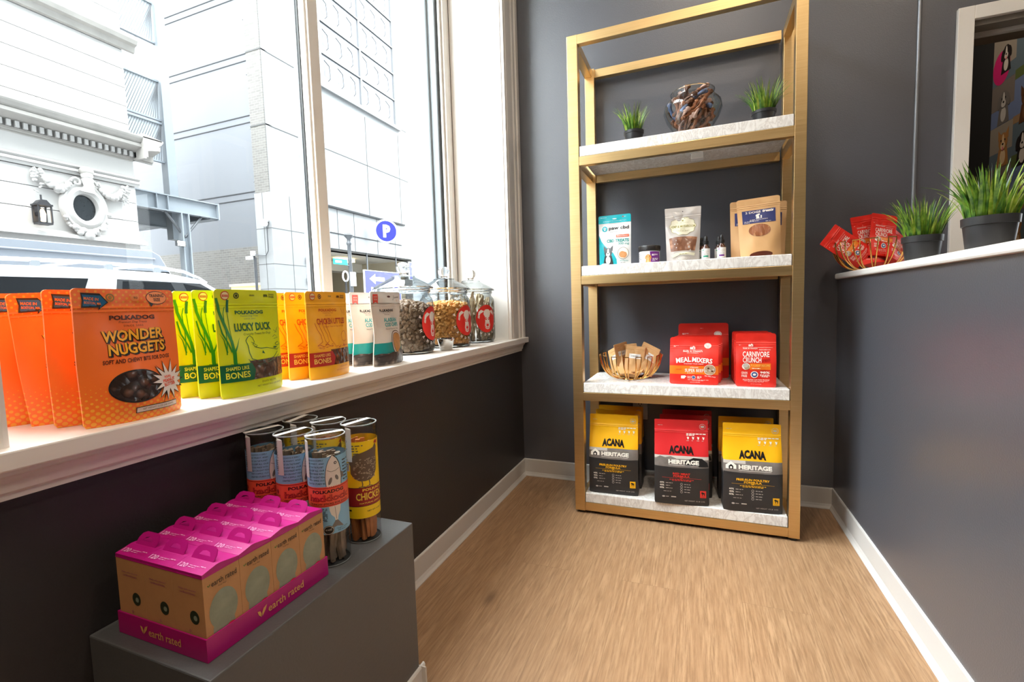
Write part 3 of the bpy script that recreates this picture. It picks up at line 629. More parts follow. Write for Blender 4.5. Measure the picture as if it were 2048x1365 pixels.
# ================================================================== window sill: treat pouches facing the room
SZ = .7763
def dots_film():
    m = bpy.data.materials.new('orange_halftone_film'); m.use_nodes = True; nt = m.node_tree; N = nt.nodes; L = nt.links; b = N['Principled BSDF']; b.inputs['Roughness'].default_value = .34
    tc = N.new('ShaderNodeTexCoord'); mp = N.new('ShaderNodeMapping'); mp.inputs['Rotation'].default_value = (0, R(45), 0); mp.inputs['Scale'].default_value = (128, 128, 128); L.new(tc.outputs['Object'], mp.inputs[0])
    fr = N.new('ShaderNodeVectorMath'); fr.operation = 'FRACTION'; L.new(mp.outputs[0], fr.inputs[0]); sb = N.new('ShaderNodeVectorMath'); sb.operation = 'SUBTRACT'; sb.inputs[1].default_value = (.5, .5, .5); L.new(fr.outputs[0], sb.inputs[0])
    ml = N.new('ShaderNodeVectorMath'); ml.operation = 'MULTIPLY'; ml.inputs[1].default_value = (1, 0, 1); L.new(sb.outputs[0], ml.inputs[0]); ln = N.new('ShaderNodeVectorMath'); ln.operation = 'LENGTH'; L.new(ml.outputs[0], ln.inputs[0])
    sx = N.new('ShaderNodeSeparateXYZ'); L.new(tc.outputs['Object'], sx.inputs[0])
    r1 = N.new('ShaderNodeMapRange'); r1.inputs[1].default_value = .012; r1.inputs[2].default_value = .075; r1.inputs[3].default_value = .40; r1.inputs[4].default_value = .0; L.new(sx.outputs['Z'], r1.inputs[0])
    r2 = N.new('ShaderNodeMapRange'); r2.inputs[1].default_value = .172; r2.inputs[2].default_value = .20; r2.inputs[3].default_value = .0; r2.inputs[4].default_value = .24; L.new(sx.outputs['Z'], r2.inputs[0])
    mxm = N.new('ShaderNodeMath'); mxm.operation = 'MAXIMUM'; L.new(r1.outputs[0], mxm.inputs[0]); L.new(r2.outputs[0], mxm.inputs[1])
    lt = N.new('ShaderNodeMath'); lt.operation = 'LESS_THAN'; L.new(ln.outputs['Value'], lt.inputs[0]); L.new(mxm.outputs[0], lt.inputs[1])
    mx = N.new('ShaderNodeMix'); mx.data_type = 'RGBA'; mx.inputs[6].default_value = S(250, 118, 38); mx.inputs[7].default_value = S(248, 166, 48); L.new(lt.outputs[0], mx.inputs[0]); L.new(mx.outputs[2], b.inputs['Base Color'])
    nz = N.new('ShaderNodeTexNoise'); nz.inputs['Scale'].default_value = 26; L.new(tc.outputs['Object'], nz.inputs[0]); bp = N.new('ShaderNodeBump'); bp.inputs['Strength'].default_value = .12; bp.inputs['Distance'].default_value = .002; L.new(nz.outputs[0], bp.inputs['Height']); L.new(bp.outputs[0], b.inputs['Normal'])
    return m
def treat_window(name, c1, c2, c3, sc=60, rough=.22, st=(1, 1, 1)):
    m = bpy.data.materials.new(name); m.use_nodes = True; nt = m.node_tree; N = nt.nodes; L = nt.links; b = N['Principled BSDF']; b.inputs['Roughness'].default_value = rough; b.inputs['Coat Weight'].default_value = .12; b.inputs['Coat Roughness'].default_value = .2
    tc = N.new('ShaderNodeTexCoord'); mp = N.new('ShaderNodeMapping'); mp.inputs['Scale'].default_value = st; L.new(tc.outputs['Object'], mp.inputs[0]); vo = N.new('ShaderNodeTexVoronoi'); vo.inputs['Scale'].default_value = sc; L.new(mp.outputs[0], vo.inputs[0]); nz = N.new('ShaderNodeTexNoise'); nz.inputs['Scale'].default_value = sc*2; nz.inputs['Detail'].default_value = 4; L.new(tc.outputs['Object'], nz.inputs[0])
    r = N.new('ShaderNodeValToRGB'); e = r.color_ramp.elements; e[0].position = .1; e[0].color = c1; e[1].position = .75; e[1].color = c3; q = e.new(.45); q.color = c2
    ad = N.new('ShaderNodeMath'); ad.operation = 'ADD'; L.new(vo.outputs['Distance'], ad.inputs[0]); mu = N.new('ShaderNodeMath'); mu.operation = 'MULTIPLY'; mu.inputs[1].default_value = .5; L.new(nz.outputs[0], mu.inputs[0]); L.new(mu.outputs[0], ad.inputs[1]); L.new(ad.outputs[0], r.inputs[0]); L.new(r.outputs[0], b.inputs['Base Color'])
    bp = N.new('ShaderNodeBump'); bp.inputs['Strength'].default_value = .7; bp.inputs['Distance'].default_value = .004; bp.invert = True; L.new(vo.outputs['Distance'], bp.inputs['Height']); L.new(bp.outputs[0], b.inputs['Normal']); return m
ORG = dots_film(); LIME = film('lime', S(212, 222, 4), .33); AMB = film('amber', S(250, 178, 26), .36); WHF = film('cod_white', S(226, 214, 202), .3)
BLUE = ink('arrow_blue', S(20, 96, 138)); OLV = ink('olive', S(150, 110, 30)); ORGT = ink('orange', S(250, 128, 40)); YLW = ink('golden_yellow', S(252, 180, 40)); BRN = ink('print_brown', S(84, 34, 14)); PALE = ink('pale_strip', S(226, 206, 196)); OBADGE = ink('burst_white', S(232, 222, 214)); OTX = ink('burst_orange', S(230, 84, 40)); PEACH = ink('bubble_peach', S(252, 150, 80))
GRN = ink('reed_green', S(34, 132, 24)); GRND = ink('dark_green', S(10, 92, 50)); GRNT = ink('teal_green', S(16, 106, 84)); LYEL = ink('lime_yellow', S(222, 220, 60)); DKG = ink('olive_black', S(52, 62, 10)); REDC = ink('seal_red', S(206, 60, 40)); CRM = ink('cream', S(240, 222, 170))
CHR = ink('chicken_red', S(190, 60, 20)); CHB = ink('band_red', S(176, 38, 26)); CHY = ink('band_yellow', S(240, 190, 90)); TEAL = ink('teal', S(20, 150, 146)); TEALD = ink('teal_text', S(70, 168, 168)); RIB = ink('ribbon_red', S(224, 66, 44)); TINB = ink('tin_rim', S(110, 96, 84)); TINC = mat('cod_chips', S(186, 132, 74), .45, var=.25, vs=60)
W_NUG = treat_window('clear_window_brown_nuggets', S(128, 92, 72), S(96, 66, 52), S(46, 32, 26), 62)
W_DUCK = treat_window('clear_window_duck_bites', S(134, 108, 88), S(112, 88, 70), S(74, 56, 44), 70)
W_CHK = treat_window('clear_window_chicken_bites', S(160, 96, 50), S(132, 72, 36), S(84, 44, 22), 70)

def d_orange(P):
    bk = BK
    P.poly([(-.425, .97), (-.415, .915), (-.43, .862), (-.275, .862), (-.28, .842), (-.185, .90), (-.255, .965), (-.262, .945), (-.425, .975)][:8], bk, 2)
    P.poly([(-.412, .957), (-.402, .915), (-.415, .872), (-.263, .872), (-.265, .86), (-.20, .90), (-.25, .95), (-.255, .935)], BLUE, 3); P.text('MADE IN', -.335, .926, .13, .022, ORGT, 4, bold=.02, rot=-6); P.text('BOSTON, MA', -.325, .893, .15, .022, ORGT, 4, bold=.02, rot=-6)
    P.ring(-.165, .935, .042, .030, .0024, OLV, 2); P.ell(-.165, .935, .018, .014, OLV, 2, 12)
    P.ell(.08, .935, .045, .026, PEACH, 2); P.text('TO', .085, .935, .04, .016, bk, 3, bold=.02)
    P.ell(.305, .935, .115, .053, bk, 2); P.poly([(.21, .91), (.235, .862), (.28, .90)], bk, 2); P.ell(.305, .935, .109, .048, PEACH, 3); P.text('TRAINING', .305, .952, .16, .026, bk, 4, bold=.015, rot=2); P.text('SIZE', .305, .92, .075, .024, bk, 4, bold=.015)
    P.text('POLKADOG', .035, .785, .45, .035, BRN, 2, bold=.045); P.text('Premium Dog Treats', .035, .748, .28, .020, BRN, 2, shear=.25); P.text('SINCE 2002', .035, .722, .19, .014, BRN, 2, space=1.3)
    for t, y, x, wd in (('WONDER', .652, .02, .60), ('NUGGETS', .552, .04, .58)):
        P.text(t, x+.018, y-.010, wd, .088, bk, 2, bold=.05, rot=2, shear=.12); P.text(t, x+.006, y-.003, wd+.02, .094, bk, 2.5, bold=.08, rot=2, shear=.12); P.text(t, x, y, wd, .086, YLW, 4, bold=.03, rot=2, shear=.12)
    P.text('SOFT AND CHEWY BITS FOR DOGS', .03, .462, .68, .032, BRN, 2, shear=.2, bold=.025, rot=1)
    P.ell(-.03, .262, .272, .125, bk, 2, 44)
    P.star(.315, .265, .033*1.12, .0145*1.25, 14, bk, 4, 8); P.star(.315, .265, .0335, .0145*1.12, 14, OBADGE, 5, 8); P.text('REAL', .30, .30, .08, .02, OTX, 6, bold=.02, rot=8); P.text('PEANUT', .31, .27, .15, .027, OTX, 6, bold=.03, rot=8); P.text('BUTTER', .315, .238, .14, .027, OTX, 6, bold=.03, rot=8)
    for a, b in (((.18, .40), (.28, .315)), ((.2, .10), (.27, .2)), ((.44, .36), (.38, .31))): P.stroke([b, a], .0035, bk, 4, taper=True)
    P.rect(-.09, .40, .058, .102, bk, 2); P.rect(-.083, .393, .063, .097, PALE, 3); P.text('NET WEIGHT 12 OZ (340 GRAMS)', .155, .080, .36, .018, BRN, 4)
def w_orange(P): P.ell(-.03, .262, .258, .115, W_NUG, 3, 44)
def reed(P, dx, g):
    P.stroke([(dx-.48, .92), (dx-.455, .80), (dx-.39, .66), (dx-.335, .52), (dx-.315, .36)], .006, g, 2); P.stroke([(dx-.315, .33), (dx-.32, .46), (dx-.335, .64), (dx-.345, .80)], .0012, g, 2)
    P.stroke([(dx-.345, .79), (dx-.335, .85), (dx-.315, .905)], .0058, GRND, 3); P.stroke([(dx-.47, .72), (dx-.44, .60), (dx-.38, .50), (dx-.345, .42)], .003, g, 2); P.stroke([(dx-.31, .42), (dx-.27, .47), (dx-.215, .55)], .0045, g, 2, True); P.stroke([(dx-.40, .42), (dx-.43, .54), (dx-.475, .60)], .003, g, 2, True); P.stroke([(dx-.405, .40), (dx-.39, .62), (dx-.40, .78), (dx-.375, .84)], .0018, g, 2)
    P.stroke([(dx-.315, .42), (dx-.32, .32), (dx-.315, .30)], .007, g, 2)
    for k in range(3): P.stroke([(dx-.375, .312-k*.012), (dx-.325, .305-k*.012), (dx-.27, .314-k*.012)], .0009, g, 2)
def toprow(P, c1, c2, dk, word='GRAIN FREE'):
    P.ell(-.35, .943, .064, .042, c1, 2, 26); P.ell(-.35, .943, .052, .034, c2, 3, 24); P.rect(-.395, -.305, .932, .952, c1, 4); P.text('MADE IN USA', -.35, .942, .075, .012, c2, 5)
    P.ring(-.185, .943, .040, .028, .0022, dk, 2); P.ell(-.185, .943, .018, .013, dk, 2, 12); P.text('GRAIN', .06, .948, .08, .017, dk, 2, bold=.02)
    for k in range(4): P.ell(.255+k*.018, .945, .008, .017, dk, 2, 10, -12+8*k)
    P.text(word.split()[0], .385, .958, .10, .019, dk, 2, bold=.01); P.text(word.split()[1], .385, .934, .10, .019, dk, 2, bold=.02)
def d_duck(P):
    toprow(P, REDC, CRM, DKG); reed(P, 0, GRN)
    P.text('POLKADOG', -.005, .785, .45, .036, GRND, 2, bold=.045); P.text('Premium Dog Treats', -.005, .748, .28, .02, GRNT, 2, shear=.25); P.text('SINCE 2002', -.005, .722, .17, .013, GRNT, 2, space=1.3)
    P.text('LUCKY DUCK', .035, .645, .60, .078, GRND, 2, bold=.035); P.text('Crunchy Treats for Dogs', .085, .575, .46, .028, GRND, 2, shear=.3)
    P.stroke([(-.10, .545), (-.06, .56), (-.025, .54), (-.01, .50), (-.045, .475), (-.02, .45), (.08, .43), (.20, .43), (.40, .40), (.44, .415)], .0013, GRND, 2); P.stroke([(-.10, .545), (-.135, .515), (-.12, .47), (-.125, .40), (-.10, .34), (0, .315), (.15, .31), (.30, .33), (.40, .38)], .0016, GRND, 2); P.stroke([(-.06, .50), (.0, .47), (.03, .46), (-.01, .45)], .0011, GRND, 2); P.poly([(.08, .385), (.11, .41), (.135, .375)], GRND, 2)
    P.stroke([(-.155, .34), (-.10, .30), (.02, .285), (.18, .292), (.33, .315), (.43, .35)], .0011, GRND, 2); P.stroke([(-.09, .285), (.05, .268), (.2, .275)], .0009, GRND, 2)
    P.stroke([(.38, .60), (.43, .57), (.46, .63), (.40, .57)], .001, GRND, 2); P.stroke([(.34, .53), (.39, .55), (.44, .52), (.36, .51)], .001, GRND, 2); P.stroke([(.37, .46), (.43, .48), (.47, .45), (.40, .44), (.37, .46)], .0014, GRND, 2); P.ell(.36, .425, .04, .008, GRND, 2, 12)
    P.poly([(-.498, .145), (-.498, .305), (-.12, .305), (-.075, .235), (-.12, .145)], GRND, 4); P.text('SHAPED LIKE', -.305, .268, .27, .034, LYEL, 5, bold=.015); P.text('BONES', -.305, .205, .28, .058, LYEL, 5, bold=.02)
    P.text('DUCK RECIPE', .14, .112, .25, .018, DKG, 2); P.text('NET WEIGHT 8OZ (228 GRAMS)', .17, .073, .46, .021, DKG, 2)
def w_duck(P): P.rect(-.14, .497, .145, .325, W_DUCK, 2)
def d_chick(P):
    toprow(P, REDC, CRM, BRN, 'GRAIN FREE')
    P.text('POLKADOG', -.01, .785, .42, .033, CHR, 2, bold=.02); P.text('Premium Dog Treats', -.01, .75, .26, .018, CHR, 2, shear=.25); P.text('SINCE 2002', -.01, .725, .16, .012, CHR, 2, space=1.3)
    P.text('CHICKEN LITTLES', .05, .655, .70, .070, CHR, 2, bold=.025); P.text('Crunchy Treats for Dogs and Cats', .10, .59, .50, .024, CHR, 2, shear=.3)
    for dx in (-.28, -.12):
        P.stroke([(dx-.07, .64), (dx-.03, .56), (dx+.02, .50), (dx+.03, .42), (dx-.08, .38), (dx-.02, .385), (dx+.06, .36), (dx+.09, .39), (dx+.17, .37), (dx+.10, .43), (dx+.07, .52), (dx+.02, .60), (dx+.03, .66)], .0012, CHR, 2)
    P.stroke([(.30, .52), (.24, .48), (.26, .42), (.33, .40), (.40, .42), (.42, .48), (.36, .53), (.30, .52)], .0013, CHR, 2); P.stroke([(.30, .40), (.29, .36), (.33, .355)], .001, CHR, 2); P.stroke([(.37, .41), (.38, .36), (.42, .355)], .001, CHR, 2); P.stroke([(.33, .80), (.36, .74), (.40, .80), (.42, .72)], .0012, CHR, 2)
    rd = random.Random(6)
    for _ in range(26): x, y = rd.uniform(-.35, .44), rd.uniform(.335, .365); P.stroke([(x, y), (x+.05, y+.004)], .0009, CHR, 2)
    P.poly([(-.498, .145), (-.498, .305), (-.08, .305), (-.035, .235), (-.08, .145)], CHB, 4); P.text('SHAPED LIKE', -.285, .268, .30, .034, CHY, 5, bold=.015); P.text('BONES', -.285, .205, .30, .058, CHY, 5, bold=.02)
    P.text('CHICKEN RECIPE', .2, .11, .26, .016, CHR, 2); P.text('NET WEIGHT 8OZ (228 GRAMS)', .2, .073, .42, .019, CHR, 2)
def w_chick(P): P.rect(-.1, .497, .145, .325, W_CHK, 2)
SKINF = treat_window('printed_fish_skin', S(188, 174, 160), S(138, 124, 112), S(60, 52, 48), 48, .4)
def d_cod(P):
    P.rect(-.5, .5, .158, .305, TEAL, 1); P.poly([(-.43, .965), (-.43, .835), (-.355, .862), (-.28, .835), (-.28, .965)], RIB, 3); P.text('MADE IN', -.355, .93, .10, .018, PALE, 4, bold=.02); P.text('THE USA', -.355, .895, .10, .022, PALE, 4, bold=.02)
    P.rect(-.5, .5, .842, .848, FISHG, 2); P.text('GRAIN FREE', .36, .925, .18, .02, BK, 2, shear=.2, rot=6); P.ell(.09, .935, .05, .014, BRN, 2, 14); P.stroke([(.20, .90), (.22, .885), (.27, .955)], .0012, BK, 2)
    P.text('POLKADOG', -.02, .745, .42, .036, BK, 2, bold=.045); P.text('Premium Dog Treats', -.02, .71, .22, .016, BRN, 2, shear=.25); P.text('SINCE 2002', -.02, .688, .14, .011, BRN, 2)
    P.text('ALASKAN', .08, .615, .48, .056, TEALD, 2, bold=.03); P.text('COD CHIPS', .10, .548, .50, .056, TEALD, 2, bold=.03); P.text('Natural Treats for Dogs', .09, .488, .48, .022, BRN, 2, shear=.3)
    P.ell(.20, .275, .222, .19, TINB, 3, 40); P.ell(.20, .275, .205, .176, PALE, 4, 40); P.ell(.205, .275, .185, .158, TINB, 5, 40); P.ell(.21, .275, .175, .15, TINC, 6, 40)
    P.poly([(-.5, .012), (-.5, .155), (-.38, .168), (-.2, .155), (-.05, .172), (.08, .16), (.2, .20), (.32, .215), (.42, .175), (.5, .165), (.5, .012)], SKINF, 7)
    P.stroke([(-.45, .12), (-.25, .135), (-.05, .115), (.15, .13)], .0022, BK, 8, True); P.stroke([(-.4, .06), (-.1, .05), (.2, .075), (.4, .12)], .0022, BK, 8, True); P.stroke([(.1, .06), (.22, .09), (.1, .115)], .002, BK, 8, True)

def row(proto, spots, labels, group, fx, d):
    for i, (x, y, rz, ty) in enumerate(spots):
        loc = (x-.004, y, SZ); rot = (0, ty, R(90)+rz)
        if i == 0: proto.location = loc; proto.rotation_euler = rot; proto['label'] = labels[0]; proto['group'] = group; proto.rotation_mode = 'XYZ'
        else: dup(proto, loc, label=labels[i], rot=rot)
pd = .043
og = pouch('treat_pouch', 'x', 'pouch', None, .153, .220, pd, ORG, d_orange, [('window', w_orange, 'oval clear window showing brown nuggets')], seal=.905, seed=1, waist=-.02)
row(og, [(-.888, .500, R(2), 0), (-.945, .491, R(1), R(0)), (-1.0, .488, R(-2), R(-4)), (-1.05, .470, R(4), R(-3)), (-1.105, .478, R(-3), R(0))],
    ['front orange treat pouch nearest the room, showing its whole printed face', 'second orange treat pouch, directly behind the front one', 'third orange treat pouch, slightly leaning back in the middle of the row', 'fourth orange treat pouch, leaning behind the third', 'rearmost orange treat pouch, closest to the window glass'], 'orange pouches on the sill', 0, pd)
lm = pouch('treat_pouch', 'x', 'pouch', None, .159, .224, pd, LIME, d_duck, [('window', w_duck, 'clear window strip showing brown pieces')], seal=.875, seed=2)
row(lm, [(-.898, .738, R(3), 0), (-.950, .730, R(2), 0), (-1.0, .725, R(1), 0)], ['front lime green pouch with a duck drawing, nearest the sill edge', 'middle lime green pouch in the row of three', 'rearmost lime green pouch, closest to the window glass'], 'lime green pouches on the sill', 0, pd)
am = pouch('treat_pouch', 'x', 'pouch', None, .154, .224, pd, AMB, d_chick, [('window', w_chick, 'clear window strip showing orange brown pieces')], seal=.90, seed=3, waist=.02)
row(am, [(-.905, .978, R(3), 0), (-.957, .965, R(2), 0), (-1.008, .958, R(2), 0)], ['front amber pouch with chicken leg drawings, nearest the sill edge', 'middle amber pouch in the row of three', 'rearmost amber pouch, mostly hidden behind the other two'], 'amber pouches on the sill', 0, pd)
cw = pouch('treat_pouch', 'x', 'pouch', None, .166, .228, pd, WHF, d_cod, None, seal=.85, sealm=film('cod_seal', S(236, 232, 226), .3), seed=4, waist=.13, wr=.002, zipv=.84)
row(cw, [(-.908, 1.236, R(4), 0), (-.972, 1.226, R(1), 0), (-1.03, 1.218, R(1), 0)], ['front white and teal pouch, nearest the sill edge beside the jars', 'middle white and teal pouch in the row of three', 'rearmost white and teal pouch, almost hidden'], 'white and teal pouches on the sill', 0, pd)

# ------------------------------------------------------------------ glass jars with kibble
JG = thin_glass('clear_jar_glass', tint=(.985, .992, .99, 1), ior=1.45, boost=1.1, edge=(.16, .20, .22, 1))
def solid_glass():
    m = bpy.data.materials.new('solid_clear_glass'); m.use_nodes = True; b = m.node_tree.nodes['Principled BSDF']; b.inputs['Transmission Weight'].default_value = 1; b.inputs['Roughness'].default_value = .02; b.inputs['IOR'].default_value = 1.48; b.inputs['Base Color'].default_value = (.97, .985, .985, 1); return m
SG = solid_glass()
RLOGO = ink('logo_red', S(216, 44, 34)); LWHT = ink('logo_white', S(238, 228, 220)); LPNK = ink('logo_pale', S(228, 196, 188))
JR = .112
def make_jar():
    o = empty('glass_jar', 'x', 'jar', (0, 0, 0))
    b = MB(); b.lathe([(.0005, .004), (.085, .004), (.100, .003), (.108, .008), (JR, .020), (JR+.001, .110), (JR, .196), (.109, .210), (.102, .219), (.098, .224), (.098, .232), (.102, .236), (.1025, .242), (.099, .246), (.097, .248)], JG, 56); b.build('jar_body', o)
    b = MB(); b.lathe([(.0005, .0), (.092, .0), (.104, .003), (.105, .008), (.088, .010), (.0005, .009)], SG, 48); b.build('thick_base', o)
    b = MB(); b.lathe([(.0985, .2355), (.1025, .238), (.1035, .2415), (.100, .245), (.0975, .243)], SG, 56, closed=True); b.build('neck_ring', o)
    ld = MB(); ld.lathe([(.106, .2495), (.113, .2515), (.1135, .256), (.108, .260), (.088, .272), (.066, .284), (.052, .291), (.046, .295), (.046, .299), (.034, .302), (.018, .304), (.0005, .304)], JG, 56); ld.lathe([(.103, .247), (.113, .2495), (.1145, .253), (.112, .257), (.104, .255)], SG, 56, closed=True); L = ld.build('lid', o)
    kb = MB(); kb.lathe([(.0005, .301), (.014, .302), (.015, .310), (.021, .316), (.027, .326), (.027, .338), (.021, .348), (.010, .353), (.0005, .354)], SG, 24); kb.build('knob', L)
    return o
def jar_logo(o, a):
    f = lambda u, v: (Vector(((JR+.0016)*math.cos(a+u*.18/JR), (JR+.0016)*math.sin(a+u*.18/JR), .115+(v-.5)*.18)), Vector((math.cos(a+u*.18/JR), math.sin(a+u*.18/JR), 0)))
    P = Printer(f, .18, .18, .010, .00025)
    P.ell(0, .5, .315, .365, RLOGO, 1, 44)
    # emblem: white dog head, one ear folded
    P.poly([(-.09, .70), (-.03, .745), (.06, .745), (.12, .70), (.125, .62), (.09, .55), (.09, .42), (.115, .33), (.08, .235), (.02, .215), (-.045, .24), (-.07, .33), (-.055, .42), (-.06, .55), (-.10, .62)], LWHT, 2)
    P.poly([(-.09, .70), (-.17, .735), (-.24, .68), (-.255, .60), (-.215, .585), (-.185, .64), (-.13, .665)], LWHT, 2); P.poly([(-.255, .595), (-.265, .53), (-.22, .50), (-.205, .58)], LPNK, 2); P.poly([(.12, .70), (.19, .73), (.25, .66), (.25, .58), (.20, .62), (.15, .655)], LWHT, 2)
    P.ell(-.03, .50, .028, .04, RLOGO, 3, 14, 15); P.ell(.065, .50, .028, .04, RLOGO, 3, 14, -15); P.ell(-.028, .505, .012, .016, LWHT, 4, 10); P.ell(.063, .505, .012, .016, LWHT, 4, 10); P.ell(.02, .33, .045, .035, RLOGO, 3, 16); P.stroke([(.02, .31), (.02, .27), (-.025, .255)], .0018, RLOGO, 3); P.stroke([(.02, .27), (.065, .258)], .0018, RLOGO, 3); P.ring(.02, .32, .075, .07, .0012, RLOGO, 3)
    # words around the badge
    def around(word, a0, a1, rx, ry, flip):
        n = len(word)
        for i, ch in enumerate(word):
            if ch == ' ': continue
            t = R(a0+(a1-a0)*(i/(n-1) if n > 1 else .5)); x, y = rx*math.cos(t), .5+ry*math.sin(t)
            an = math.degrees(math.atan2(ry*math.cos(t), -rx*math.sin(t))); an = an+180 if not flip else an
            P.text(ch, x, y, .052, .06, LWHT, 2, bold=.03, rot=an)
    around('POLKADOG', 160, 20, .375, .425, False); around('HANDMADE', 200, 340, .375, .425, True)
    P.mb.build('round_logo', o)
def pellets(n, rad, z0, z1, r, hl, m, seed, name, dome=.018):
    rd = random.Random(seed); b = MB()
    for i in range(n):
        t = rd.random()
        if i < n*.70: q = rad-r*rd.uniform(1.05, 1.9); a = rd.uniform(0, 2*PI); z = z0+(z1-z0)*rd.random()
        else: q = (rad-r*1.6)*math.sqrt(rd.random()); a = rd.uniform(0, 2*PI); z = z1+dome*(1-(q/rad)**2)+rd.uniform(-r, r*.4)
        ax = Vector((rd.gauss(0, 1), rd.gauss(0, 1), rd.gauss(0, .8))).normalized(); c = Vector((q*math.cos(a), q*math.sin(a), z)); s = rd.uniform(.9, 1.12)
        b.tube([c-ax*hl*s, c-ax*hl*.72*s, c+ax*hl*.72*s, c+ax*hl*s], r*s, m, 8, rad=[r*.8*s, r*s, r*s, r*.8*s])
    b.lathe([(.0005, z0), (rad-r*1.7, z0), (rad-r*1.7, z1), (rad*.5, z1+dome*.6), (.0005, z1+dome*.8)], m, 28)
    return b.build(name)
KB1 = mat('brown_kibble', S(112, 88, 64), .55, var=.30, vs=70, bump=.3, bs=300); KB2 = mat('golden_kibble', S(206, 146, 72), .5, var=.24, vs=70, bump=.3, bs=300); STK = mat('grey_tan_chew', S(168, 150, 120), .5, var=.5, vs=45, bump=.5, bs=120)
J1, J2, J3 = (-1.060, 1.556), (-1.042, 1.842), (-1.030, 2.086)
jr = make_jar(); jr['group'] = 'glass jars on the sill'
LOGOA = (R(6), R(-8), R(-26))
jars = [jr, dup(jr, (*J2, SZ)), dup(jr, (*J3, SZ))]; jr.location = (*J1, SZ)
for o, q, lb, a in zip(jars, (J1, J2, J3), ('largest looking glass jar, full of brown kibble, beside the white pouches', 'middle glass jar, full of golden kibble', 'glass jar nearest the white reveal, full of pale twisted sticks'), LOGOA):
    o.location = (*q, SZ); o['label'] = lb; jar_logo(o, a)
c = pellets(1050, .108, .016, .170, .0078, .0085, KB1, 11, 'kibble', .03); c.location = (*J1, SZ); tag(c, 'brown barrel shaped kibble filling the nearest glass jar', 'kibble', None, 'stuff')
c = pellets(1300, .108, .016, .178, .0066, .0075, KB2, 12, 'kibble', .02); c.location = (*J2, SZ); tag(c, 'golden kibble filling the middle glass jar', 'kibble', None, 'stuff')
rd = random.Random(21)
def chew(n, seed, r, m, name, L=.21, curl=.006, flat=.55):
    rd = random.Random(seed); b = MB(); pts = []; k = rd.uniform(0, 6)
    for q in range(13): t = q/12; pts.append((curl*math.sin(5*t+k), curl*math.cos(4*t+k), L*t))
    b.tube(pts, r, m, 7, flat=flat, rad=[r*(.75+.3*abs(math.sin(5.5*t+k))) for t in [q/12 for q in range(13)]])
    pts2 = [(p[0]+r*1.0*math.cos(14*i/12+k), p[1]+r*1.0*math.sin(14*i/12+k), p[2]) for i, p in enumerate(pts)]; b.tube(pts2, r*.62, m, 6, flat=.7); return b.mesh(name)
MS = [chew(1, 40+i, .0068, STK, 'chew_stick', .205+.01*i) for i in range(5)]; kk = 0
for ring, (n, rr) in enumerate(((17, .094), (10, .066), (6, .034))):
    for i in range(n):
        a = 2*PI*(i+rd.uniform(-.25, .25))/n; x, y = rr*math.cos(a), rr*math.sin(a)
        o = bpy.data.objects.new('chew_stick', MS[kk % 5]); kk += 1; C.objects.link(o); o.location = (J3[0]+x, J3[1]+y, SZ+.0125); o.rotation_euler = (rd.uniform(-.05, .05)-.05*math.sin(a), rd.uniform(-.05, .05)+.05*math.cos(a), rd.uniform(0, 6))
        o.scale = (1, 1, 1.0-.16*rd.random()); tag(o, 'pale twisted chew stick standing in the glass jar nearest the white reveal', 'chew', 'twisted sticks in the jar')
# steel cup
STEEL = mat('polished_steel', S(205, 203, 200), .12, 1.0, var=.03, vs=8)
o = empty('measuring_cup', 'small shiny steel cup standing before the middle jar', 'cup', (-.950, 1.675, SZ))
b = MB(); b.lathe([(.0005, 0), (.023, 0), (.025, .002), (.0355, .046), (.038, .0475), (.038, .049), (.0345, .0485), (.0235, .003), (.0005, .003)], STEEL, 32); b.build('cup_body', o)

# ================================================================== goods on the brass shelves
Z1, Z2, Z3, Z4 = 1.6202, 1.1122, .5982, .0952
